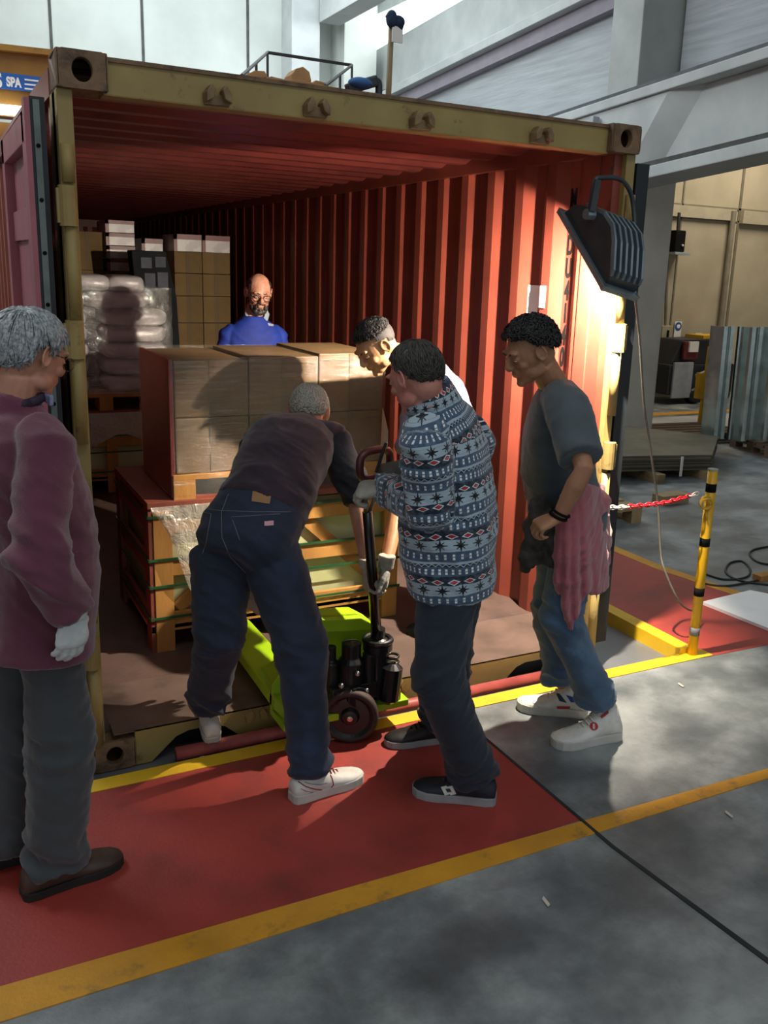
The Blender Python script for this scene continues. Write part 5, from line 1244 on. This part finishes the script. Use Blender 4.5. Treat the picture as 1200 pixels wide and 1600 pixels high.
def fleece(m):
    g = G(m); b = g.n['Principled BSDF']; b.inputs['Roughness'].default_value = .9; b.inputs['Sheen Weight'].default_value = .3; b.inputs['Specular IOR Level'].default_value = .2
    at_ = g.node('ShaderNodeAttribute', attribute_name='pat'); nn = g.node('ShaderNodeTexNoise'); nn.inputs['Scale'].default_value = 9
    sp_ = g.node('ShaderNodeSeparateXYZ'); g.l.new(at_.outputs['Vector'], sp_.inputs[0]); g.l.new(at_.outputs['Vector'], nn.inputs['Vector'])
    u = E_(g, sp_.outputs[0]); v_ = E_(g, sp_.outputs[1])+(E_(g, nn.outputs[0])-.5)*.012
    per = .158; v = (v_*(1/per)).fract()*per   # 0..per
    navy, slate, pale, white, red, black = [lin(c) for c in ('1d2535', '41566e', 'a3b4c0', 'e0e4e6', 'c81f2e', '10131b')]
    def band(lo, hi): return v.gt(lo)*v.lt(hi)
    def cell(p): return ((u*(1/p)).fract()-.5).abs()*p      # distance to the cell middle
    col = None
    c0 = g.mix(band(0, .032), navy, slate)
    c0 = g.mix(band(.050, .086), c0, slate)
    c0 = g.mix(band(.086, .094)+band(.042, .050), c0, pale)
    c0 = g.mix(band(.118, .126)+band(.096, .100), c0, pale)
    # little figure-eight dashes in the slate bands
    def dash(vc, p): 
        return cell(p).lt(.0035)*((v-vc).abs()).lt(.009)*(1-((v-vc).abs()).lt(.0012))
    c0 = g.mix(dash(.016, .019), c0, white)
    c0 = g.mix(dash(.068, .024), c0, white)
    # snowflake leaves on pale ground
    fu = cell(.058); fv = (v-.107).abs()
    c0 = g.mix(band(.0945, .120), c0, pale)
    flake = (fu*fv).lt(.00003)*(fu+fv).lt(.022)+(((fu-fv).abs()).lt(.0022))*(fu+fv).lt(.024)
    c0 = g.mix(g.m('MINIMUM', flake, 1), c0, black)
    # zigzag under it
    zz = ((cell(.02)*.9-.004)-(v-.037)).abs()
    c0 = g.mix(zz.lt(.0018)*band(.030, .046), c0, pale)
    # diamonds with red centres
    du = cell(.046); dv = (v-.138).abs(); dd = du*.55+dv
    c0 = g.mix(band(.127, .150), c0, navy)
    c0 = g.mix((dd-.0088).abs().lt(.0016)*band(.127, .150), c0, white)
    c0 = g.mix(dd.lt(.0056), c0, red)
    fz = g.noise(at_.outputs['Vector'], 60, 3)
    c0 = g.mix(g.ramp(fz, .45, .8)*.25, c0, pale)
    g.put(b.inputs['Base Color'], c0)
    bn = g.noise(at_.outputs['Vector'], 260, 4); bp = g.node('ShaderNodeBump'); bp.inputs['Strength'].default_value = .5; bp.inputs['Distance'].default_value = .004
    g.put(bp.inputs['Height'], bn); g.l.new(bp.outputs[0], b.inputs['Normal'])
fleece(m_fl)
def pat_post(segs):
    def f(me):
        at_ = me.attributes.new('pat', 'FLOAT_VECTOR', 'POINT'); data = np.zeros((len(me.vertices), 3), np.float32)
        for i, v in enumerate(me.vertices):
            best = None
            for a, b, r, ref, rr, v0 in segs:
                ab = b-a; t = max(0, min(1, (v.co-a).dot(ab)/ab.length_squared)); q = v.co-(a+ab*t); s_ = q.length/r
                if best is None or s_ < best[0]: best = (s_, a, b, ref, rr, v0)
            _, a, b, ref, rr, v0 = best; ax_ = nrm(b-a); q = v.co-a; h = q.dot(ax_); q = q-ax_*h
            e1 = nrm(ref-ax_*ref.dot(ax_)); e2 = ax_.cross(e1); data[i] = (math.atan2(q.dot(e2), q.dot(e1))*rr+5, v0+h+5, 0)
        at_.data.foreach_set('vector', data.ravel())
    return f
segC = [(P['pelvis'], P['chest'], .15, V((.8, -.6, 0)), .17, 0), (P['chest'], P['neck'], .13, V((.8, -.6, 0)), .17, (P['chest']-P['pelvis']).length)]
for s_ in 'lr':
    segC += [(P['s'+s_].lerp(P['e'+s_], .2), P['e'+s_], .062, V((-1, 0, 0)), .075, .04), (P['e'+s_], P['w'+s_], .058, V((0, 0, 1)), .07, .32)]
shC = shirt(P, RC, m_fl, [(-.10, .175, .14, .0), (-.08, .195, .155, .0), (.1, .20, .165, .01), (.3, .195, .165, .01), (.5, .185, .155, .0), (.72, .18, .14, -.0), (.88, .16, .11, -.01), (.97, .10, .085, -.01), (1.02, .07, .07, 0)], (.082, .078, .078, .070, .055), 'fleece_jacket', 9, collar=(.084, .062), wr=.006, post=pat_post(segC))
MC = frame(P['head'], (-.36, .86, -.36), (-.15, .30, .93)) @ Matrix.Scale(.97, 4)
hkC = {'l': ((-.75, .55, -.15), (.1, .3, -1), dict(curl=(.95, 1.0, .7), thumb=.9)), 'r': ((-.8, .25, -.2), (.1, .2, -1), dict(curl=(.8, .9, .7), thumb=.8))}
bodyC = body_mesh(P, RC, sk_red, MC, '', hkC)
eyes(MC, RC)
m_hdk = mat('dark_brown_hair', '3a3630', '26231f', rough=.5, scale=60, lo=.4, hi=.6)
hair(MC, RC, m_hdk, mask_interp([(-1, -.60), (-.55, -.56), (-.28, -.36), (-.12, -.05), (.08, -.05), (.25, .15), (.40, .45), (.62, .6), (1, .7)]), 1000, .045, .010, .0028, 7, grav=.4, jit=.35)
m_dn2 = denim('denim_dark', '1b2636', '141d2a', '26364a')
trC = trousers(P, RC, m_dn2, (.105, .088, .082, .078), 'jeans', seed=12, up=.12, wr=.006, drop=.02)
m_nsh = mat('navy_shoe', '1c2230', '151a26', rough=.6, scale=20, bump=.1); m_gsole = mat('grey_sole', '9a9c9e', '808284', rough=.6)
sC, M_, k_ = shoe(RC, (1.285, -.905), (1.02, -.70), 0, .31, 0, m_nsh, m_gsole, wd=1.08, laces=mat('navy_lace', '39455c'), sole_h=.032)
# white double-diamond mark on the outer side
def side_quad(par, M_, s_, pts, m, name, label=None):
    mb = MB(); n = len(pts)
    for t in (0, .002): mb.v += [M_ @ V((s_*(x+t), y, z)) for x, y, z in pts]
    mb.f += [tuple(range(n)), tuple(range(2*n-1, n-1, -1))]+[(i, i+n, (i+1) % n+n, (i+1) % n) for i in range(n)]
    return mb.build(name, m, par, label=label)
for dx in (0, 9):
    patch(sC, [(689+dx, 1230), (698+dx, 1228), (704+dx, 1240), (695+dx, 1242)], m_wsh, 'diamond_mark', n=3)
patch(sC, [(696, 1232.5), (703, 1232), (706, 1237.5), (699, 1238)], m_nsh, 'diamond_centre', n=3, off=.0045)
patch(sC, [(699, 1215), (706, 1217), (712, 1223), (704, 1221)], m_wsh, 'tongue_mark', n=3)
sC2, M2_, k_ = shoe(RC, (1.385, -.435), (1.08, -.36), 0, .30, 0, mat('black_shoe', '1d1a1b', '141213', rough=.5), m_gsole, wd=1.05, laces=m_blk)
m_gl3 = mat('grey_glove', 'c0bbb0', 'a19c91', rough=.85, scale=12, bump=.4, bscale=140); m_gl4 = mat('dark_grey_glove', '5b5850', '48463f', rough=.85, bump=.4, bscale=140)
glove(P, RC, 'l', m_gl3, hkC, fat=1.45, cuff=.05, sc=1.12); glove(P, RC, 'r', m_gl4, hkC, fat=1.35, cuff=.05, sc=1.05)

# ---- person D: young man bending behind the fleece
RD = empty('person', (1.6, .1, ZF), 'short-haired young person in light grey shirt bending forward behind the person in the fleece', 'person')
P = {}
P['pelvis'] = at(726, 785, .46); P['hl'] = P['pelvis']+V((-.01, -.09, -.04)); P['hr'] = P['pelvis']+V((-.01, .09, -.04))
P['neck'] = at(640, 558, .42); P['waist'] = at(716, 700, .45); P['chest'] = at(690, 622, .44); P['head'] = at(588, 541, .38)
P['sl'] = at(657, 630, .26); P['sr'] = at(662, 588, .56)
P['el'] = at(628, 765, .02); P['wl'] = at(603, 884, -.235); P['er'] = at(660, 720, .5); P['wr'] = at(660, 800, .45)
P['kl'] = V((1.80, .30, .52)); P['al'] = V((1.74, .16, ZF+.12)); P['kr'] = V((1.85, .48, .52)); P['ar'] = V((1.80, .40, ZF+.12))
report('D', P)
m_lav = mat('lavender_shirt', '77768c', '69687f', rough=.8, scale=5, bump=.1, bscale=200)
MD = frame(P['head'], (-.80, -.12, -.62), (-.55, .0, .80))
hkD = {'l': ((-.10, .0, -1), (-.9, .3, 0), dict(curl=(.75, .95, .7), thumb=.5)), 'r': ((-.5, -.4, -.7), (-.5, 0, .5), dict(curl=(.7, .8, .6)))}
bodyD = body_mesh(P, RD, sk_olive, MD, 'r', hkD)
eyes(MD, RD)
m_hbk = mat('black_hair', '1d1a1a', '120f10', rough=.5, scale=50); m_fade = mat('faded_hair', '3b3433', '2a2424', rough=.7, scale=60)
hair(MD, RD, m_fade, mask_interp([(-1, -.5), (-.5, -.48), (-.25, -.3), (-.1, -.02), (.12, .0), (.3, .12), (.42, .4), (.62, .52), (1, .6)]), 500, .012, .003, .0018, 8, name='faded_hair', brow=False)
hair(MD, RD, m_hbk, mask_interp([(-1, .35), (-.5, .35), (0, .38), (.4, .42), (.62, .5), (1, .56)]), 700, .03, .013, .0028, 9, grav=0, jit=.8)
shD = shirt(P, RD, m_lav, [(-.02, .165, .125, 0)]+PROF_T[1:], (.078, .07, .07, .06, .05), 't_shirt', 14, end=(.42, .42), wr=.006)
trD = trousers(P, RD, m_dn2, (.10, .08, .072, .068), 'trousers', seed=15, up=.12)
for a_ in (P['al'], P['ar']): shoe(RD, (a_.x+.08, a_.y), (a_.x-.2, a_.y), ZF, .29, 0, m_nsh, m_dsole)
glove(P, RD, 'l', mat('knit_glove', 'b3b0a6', '99968c', rough=.85, scale=30, bump=.3, bscale=150), hkD, fat=1.15, cuff=.045, sc=1.0)

# ---- person E: young man at the right with the sweatshirt tied round his waist
RE = empty('person', (1.93, -.55, 0), 'curly-haired young person in grey t-shirt and light jeans with pink sweatshirt tied round the waist', 'person')
P = {}; Fv = V((-.93, .25, 0)); Lv = V((-.25, -.93, 0))
P['pelvis'] = at(893, 812, -.55); P['hl'] = P['pelvis']+Lv*.08-V((0, 0, .05)); P['hr'] = P['pelvis']-Lv*.08-V((0, 0, .05))
P['neck'] = at(868, 606, -.54); P['waist'] = at(883, 745, -.54)+Fv*.02; P['chest'] = at(876, 668, -.54)+Fv*.01; P['head'] = at(829, 549, -.55)
P['sl'] = at(888, 640, -.705); P['sr'] = at(880, 632, -.37)
P['el'] = chain(P['sl'], (913, 733), .27, False); P['wl'] = at(874, 806, -.85)
P['er'] = at(905, 728, -.34); P['wr'] = at(866, 795, -.48)
P['kl'] = at(876, 962, -.68); P['al'] = V((1.955, -.66, .15)); P['kr'] = at(862, 955, -.47); P['ar'] = V((1.93, -.43, .15))
report('E', P)
m_tee = mat('grey_tee', '4f5a5f', '424c51', rough=.85, scale=6, bump=.2, bscale=240, sheen=.2)
m_lj = denim('denim_light', '4f6c88', '3c5670', '7b93a6')
MEh = frame(P['head'], (-.88, .10, -.40), (-.38, .0, .92))
hkE = {'l': ((-.80, .2, -.35), (.1, .2, -1), dict(curl=(.9, 1.0, .7), thumb=.8)), 'r': ((-.85, -.1, -.3), (.1, 0, -1), dict(curl=(.9, 1.0, .7), thumb=.8))}
bodyE = body_mesh(P, RE, sk_tan, MEh, 'lr', hkE)
eyes(MEh, RE)
hair(MEh, RE, m_hbk, mask_interp([(-1, -.42), (-.55, -.40), (-.28, -.18), (-.12, .05), (.08, .02), (.25, .2), (.42, .42), (.62, .5), (1, .55)]), 1100, .035, .020, .0034, 11, grav=0, curl=.010, jit=.9)
shE = shirt(P, RE, m_tee, [(-.06, .15, .125, 0), (.02, .162, .13, 0), (.2, .162, .13, .01), (.42, .165, .135, .012), (.7, .175, .13, 0), (.88, .15, .105, -.01), (.97, .09, .078, -.005), (1.01, .062, .062, 0)], (.080, .078, .07, .06, .05), 't_shirt', 21, end=(.62, .62), wr=.0055)
trE = trousers(P, RE, m_lj, (.095, .078, .070, .066), 'jeans', seed=22, up=.10, wr=.006, drop=-.035)
m_pink = mat('pink_fleece', 'a85c62', '98505a', rough=.9, scale=5, bump=.3, bscale=200, sheen=.4)
pk = MB(); pw = P['pelvis']
# knotted band round the waist and the hanging body of the sweatshirt behind and to the side
bandp = []
for k in range(25):
    a = 2*math.pi*k/24; bandp.append(P['pelvis'].lerp(P['waist'], .35)+Fv*(-.135*math.cos(a))+Lv*(.165*math.sin(a))+V((0, 0, .035*math.cos(a)-.0)))
pk.tube(bandp, .026, 10)
base = P['pelvis'].lerp(P['waist'], .30)
def cloth_sheet(mb, cols, nt, depth, th=.014):
    # cols: (top px, top py, bottom px, bottom py, world y); a thick hanging cloth through them
    rsF, rsB = [], []
    n = len(cols)-1; fine = []
    for k in range(n*5+1):
        i = min(k//5, n-1); f_ = k/5-i; a, b = cols[i], cols[i+1]; fine.append([a[q]+(b[q]-a[q])*f_ for q in range(5)])
    vs = []; N = len(fine)
    for k, (x0, y0, x1, y1, Y) in enumerate(fine):
        for j in range(nt+1):
            t = j/nt; p = at(x0+(x1-x0)*t, y0+(y1-y0)*t, Y-depth*math.sin(math.pi*min(1, t*1.2))*.3-.014*math.sin(k*.95+t*1.5)*t)
            vs.append(p)
    m_ = len(vs); vs += [p+V((.2, 1, 0)).normalized()*th for p in vs]; fs = []
    for k in range(N-1):
        for j in range(nt):
            a = k*(nt+1)+j; b = a+nt+1; fs += [(a, a+1, b+1, b), (m_+a, m_+b, m_+b+1, m_+a+1)]
    for k in range(N-1):
        a = k*(nt+1); b = a+nt+1; fs += [(a, b, m_+b, m_+a), (a+nt, m_+a+nt, m_+b+nt, b+nt)]
    for j in range(nt):
        a = j; fs.append((a, m_+a, m_+a+1, a+1)); a = (N-1)*(nt+1)+j; fs.append((a, a+1, m_+a+1, m_+a))
    mb.add(vs, fs)
cloth_sheet(pk, [(874, 790, 869, 905, -.76), (880, 776, 880, 948, -.78), (888, 768, 893, 985, -.79), (897, 764, 905, 960, -.79), (906, 760, 917, 928, -.79), (920, 760, 932, 930, -.77), (934, 764, 944, 925, -.70), (946, 775, 950, 918, -.60)], 14, .05, .028)
cloth_sheet(pk, [(932, 757, 940, 915, -.62), (944, 762, 952, 880, -.54), (952, 785, 955, 840, -.46)], 12, .04, .03)
remesh(pk, 'tied_sweatshirt', m_pink, .007, 4, RE, disp=folds([(base, .3, .003)], .004, 31), label='dusty pink sweatshirt tied round the waist')
rag = MB()
for i, (px, py, r0) in enumerate(((842, 798, .05), (836, 828, .062), (840, 860, .05), (828, 868, .04), (856, 830, .055))):
    rag.ell(at(px, py, -.66+.03*(i % 2)), (r0*.8, r0*.6, r0*1.1))
rag.tube([at(858, 800, -.66), at(835, 830, -.66), at(822, 872, -.64), at(820, 892, -.64)], [.05, .055, .035, .02], 12, flat=.6)
rag.tube([at(862, 812, -.70), at(862, 850, -.70), at(856, 882, -.68)], [.04, .045, .02], 12, flat=.6)
o = remesh(rag, 'work_gloves_bundle', mat('rag_grey', '4f4c48', '37342f', rough=.95, scale=14, lo=.4, hi=.6, bump=.5, bscale=80), .006, 2, None, disp=lambda p: .012*(1-abs(noise.noise(p*16))*2)+.004*noise.noise(p*45))
tag(o, 'crumpled dark grey cloth bundle held at the hip by the person in the grey t-shirt', 'cloth')
bl = MB().torus(P['wl']+V((-.005, 0, 0)), .031, .006, P['wl']-P['el']).torus(P['wl']+nrm(P['el']-P['wl'])*.014, .032, .005, P['wl']-P['el'])
bl.build('bracelet', m_blk, RE, smooth=True)
sE, M_, k_ = shoe(RE, (2.035, -.705), (1.745, -.665), 0, .315, 1, m_wsh, m_wsole, wd=1.14, laces=m_wsh, sole_h=.036)
m_bt, m_rt = mat('blue_trim', '1f3a8f', '182f78'), mat('red_trim2', 'b5323c', 'a02a34')
patch(sE, [(940, 1090), (948, 1088), (950, 1102), (944, 1104)], m_bt, 'heel_tab', n=3)
patch(sE, [(930, 1100), (947, 1103), (945, 1108), (931, 1107)], mat('navy_trim', '26344a'), 'side_trim', n=3)
patch(sE, [(938, 1119), (950, 1109), (951, 1114), (940, 1123)], m_rt, 'side_stripe', n=3)
c_ = (928, 1135)
def disc(o, c, r, m, name, off):
    vs = [hit(o, *c, off)]+[hit(o, c[0]+r*math.cos(q), c[1]+r*math.sin(q), off) for q in (2*math.pi*k/16 for k in range(16))]
    if any(v is None for v in vs): return
    MB().add(vs, [(0, k+1, (k+1) % 16+1) for k in range(16)]).build(name, m, o)
disc(sE, c_, 6.5, m_rt, 'round_mark', .0025)
patch(sE, [(926.5, 1131), (929.5, 1131), (929.5, 1139), (926.5, 1139)], m_wsh, 'mark_centre', n=2, off=.004)
sE2, M_, k_ = shoe(RE, (2.03, -.50), (1.775, -.30), 0, .31, 1, m_wsh, m_wsole, wd=1.14, laces=m_wsh, sole_h=.036)
patch(sE2, [(869, 1083), (875, 1084), (886, 1098), (874, 1095)], mat('navy_trim', '26344a'), 'side_trim', n=3)
patch(sE2, [(870, 1103), (891, 1103), (890, 1107), (871, 1107)], m_rt, 'side_stripe', n=3)
patch(sE2, [(884, 1085), (898, 1090), (901, 1097), (892, 1097)], m_bt, 'ankle_trim', n=3)
for pix in ([(832, 1098), (850, 1110)], [(905, 1108), (930, 1115), (944, 1112)], [(880, 1140), (905, 1128), (915, 1118)], [(893, 1118), (915, 1112)]):
    stitch(sE, pix, .0012, m_gsole, 'seam_line'); stitch(sE2, pix, .0012, m_gsole, 'seam_line')

# ---- person F: man in the blue top deep inside the container
hF = at(404, 458, 2.2)
RF = empty('person', (hF.x, 2.3, ZF), 'balding bearded person with glasses in bright blue top standing inside the container', 'person')
P = {}; zF = hF.z-1.60
P['head'] = hF; P['neck'] = hF+V((-.02, .05, -.155)); P['pelvis'] = hF+V((-.02, .06, -.70)); P['hl'] = P['pelvis']+V((.09, 0, -.05)); P['hr'] = P['pelvis']+V((-.09, 0, -.05))
P['waist'] = P['pelvis'].lerp(P['neck'], .36); P['chest'] = P['pelvis'].lerp(P['neck'], .72)
P['sl'] = P['neck']+V((.165, 0, -.105)); P['sr'] = P['neck']+V((-.165, 0, -.105))
P['el'] = P['sl']+V((.05, -.02, -.28)); P['er'] = P['sr']+V((-.05, -.02, -.28)); P['wl'] = P['el']+V((-.06, -.20, -.12)); P['wr'] = P['er']+V((.08, -.20, -.12))
P['kl'] = V((P['hl'].x, 2.26, .58)); P['kr'] = V((P['hr'].x, 2.26, .58)); P['al'] = V((P['hl'].x, 2.28, ZF+.12)); P['ar'] = V((P['hr'].x, 2.28, ZF+.12))
report('F', P)
m_blu = mat('blue_top', '10308f', '0c2474', rough=.75, scale=5, bump=.1, bscale=200)
MF = frame(P['head'], (-.10, -.95, -.30), (0, -.3, .95))
hkF = {'l': ((-.3, -.9, -.2), (0, .2, -1), dict(curl=(.4, .5, .3))), 'r': ((.3, -.9, -.2), (0, .2, -1), dict(curl=(.4, .5, .3)))}
bodyF = body_mesh(P, RF, sk_fair, MF, 'lr', hkF)
eyes(MF, RF)
SIDES = lambda d: min(d.z+.35-.55*max(0, d.y+.1), .52-d.z+abs(d.x)*.1, .45-d.y) if d.z < .6 else -1
hair(MF, RF, m_fade, SIDES, 500, .012, .002, .0018, 13, grav=.5)
bdm = MB()
for c_, r_ in (((0, .080, -.098), (.026, .018, .020)), ((-.024, .066, -.092), (.022, .024, .022)), ((.024, .066, -.092), (.022, .024, .022)), ((-.046, .036, -.076), (.014, .030, .026)), ((.046, .036, -.076), (.014, .030, .026)),
               ((-.058, .010, -.045), (.010, .018, .032)), ((.058, .010, -.045), (.010, .018, .032)), ((-.013, .096, -.041), (.016, .006, .006)), ((.013, .096, -.041), (.016, .006, .006)), ((0, .088, -.077), (.018, .010, .007)), ((-.028, .083, -.062), (.007, .010, .022)), ((.028, .083, -.062), (.007, .010, .022))):
    bdm.ell(c_, r_, MF, 14, 10)
remesh(bdm, 'beard', m_hdk, .003, 2, RF, disp=lambda p: .0015*noise.noise(p*160))
shF = shirt(P, RF, m_blu, [(.05, .165, .12, 0), (.3, .165, .125, 0), (.7, .185, .125, 0), (.80, .185, .11, 0), (.88, .155, .095, 0), (.96, .10, .08, 0), (1.02, .068, .066, 0)], (.056, .056, .056, .05, .042), 'pullover', 33, wr=.004)
cl = MB()
for s_ in (-1, 1):
    cl.add([MF @ V((s_*.03, .060, -.155)), MF @ V((s_*.062, .01, -.10)), MF @ V((s_*.078, .02, -.13)), MF @ V((s_*.05, .072, -.18)), MF @ V((s_*.03, .055, -.16)), MF @ V((s_*.058, .006, -.105)), MF @ V((s_*.074, .014, -.135)), MF @ V((s_*.05, .064, -.185))], [(0, 1, 2, 3), (7, 6, 5, 4), (0, 4, 5, 1), (1, 5, 6, 2), (2, 6, 7, 3), (3, 7, 4, 0)])
cl.build('collar', mat('collar_grey', '8c98a4', '6f7c88'), RF)
patch(shF, [(394, 487), (404, 487), (404, 500), (396, 492)], sk_fair, 'open_neck', n=4) if False else None
patch(shF, [(418, 505), (427, 507), (427, 510), (419, 509)], m_fkw, 'chest_logo', n=4, label='small pale chest logo')
trousers(P, RF, m_dn2, (.10, .08, .072, .068), 'trousers', seed=35, up=.14)
for x_ in (P['al'].x, P['ar'].x): shoe(RF, (x_, 2.36), (x_, 2.06), ZF, .30, 0, m_nsh, m_dsole)
gl = MB()
for s_ in (-1, 1):
    gl.tube([MF @ V(p) for p in ((s_*.076, -.005, .012), (s_*.074, .04, .012), (s_*.060, .098, .010))], .002, 6)
    gl.tube([MF @ V((s_*.033+.025*math.cos(a), .105, .002+.019*math.sin(a))) for a in (2*math.pi*k/20 for k in range(21))], .0024, 6)
gl.tube([MF @ V((-.009, .107, .006)), MF @ V((.009, .107, .006))], .002, 6)
gl.build('glasses', m_blk, RF, smooth=True)
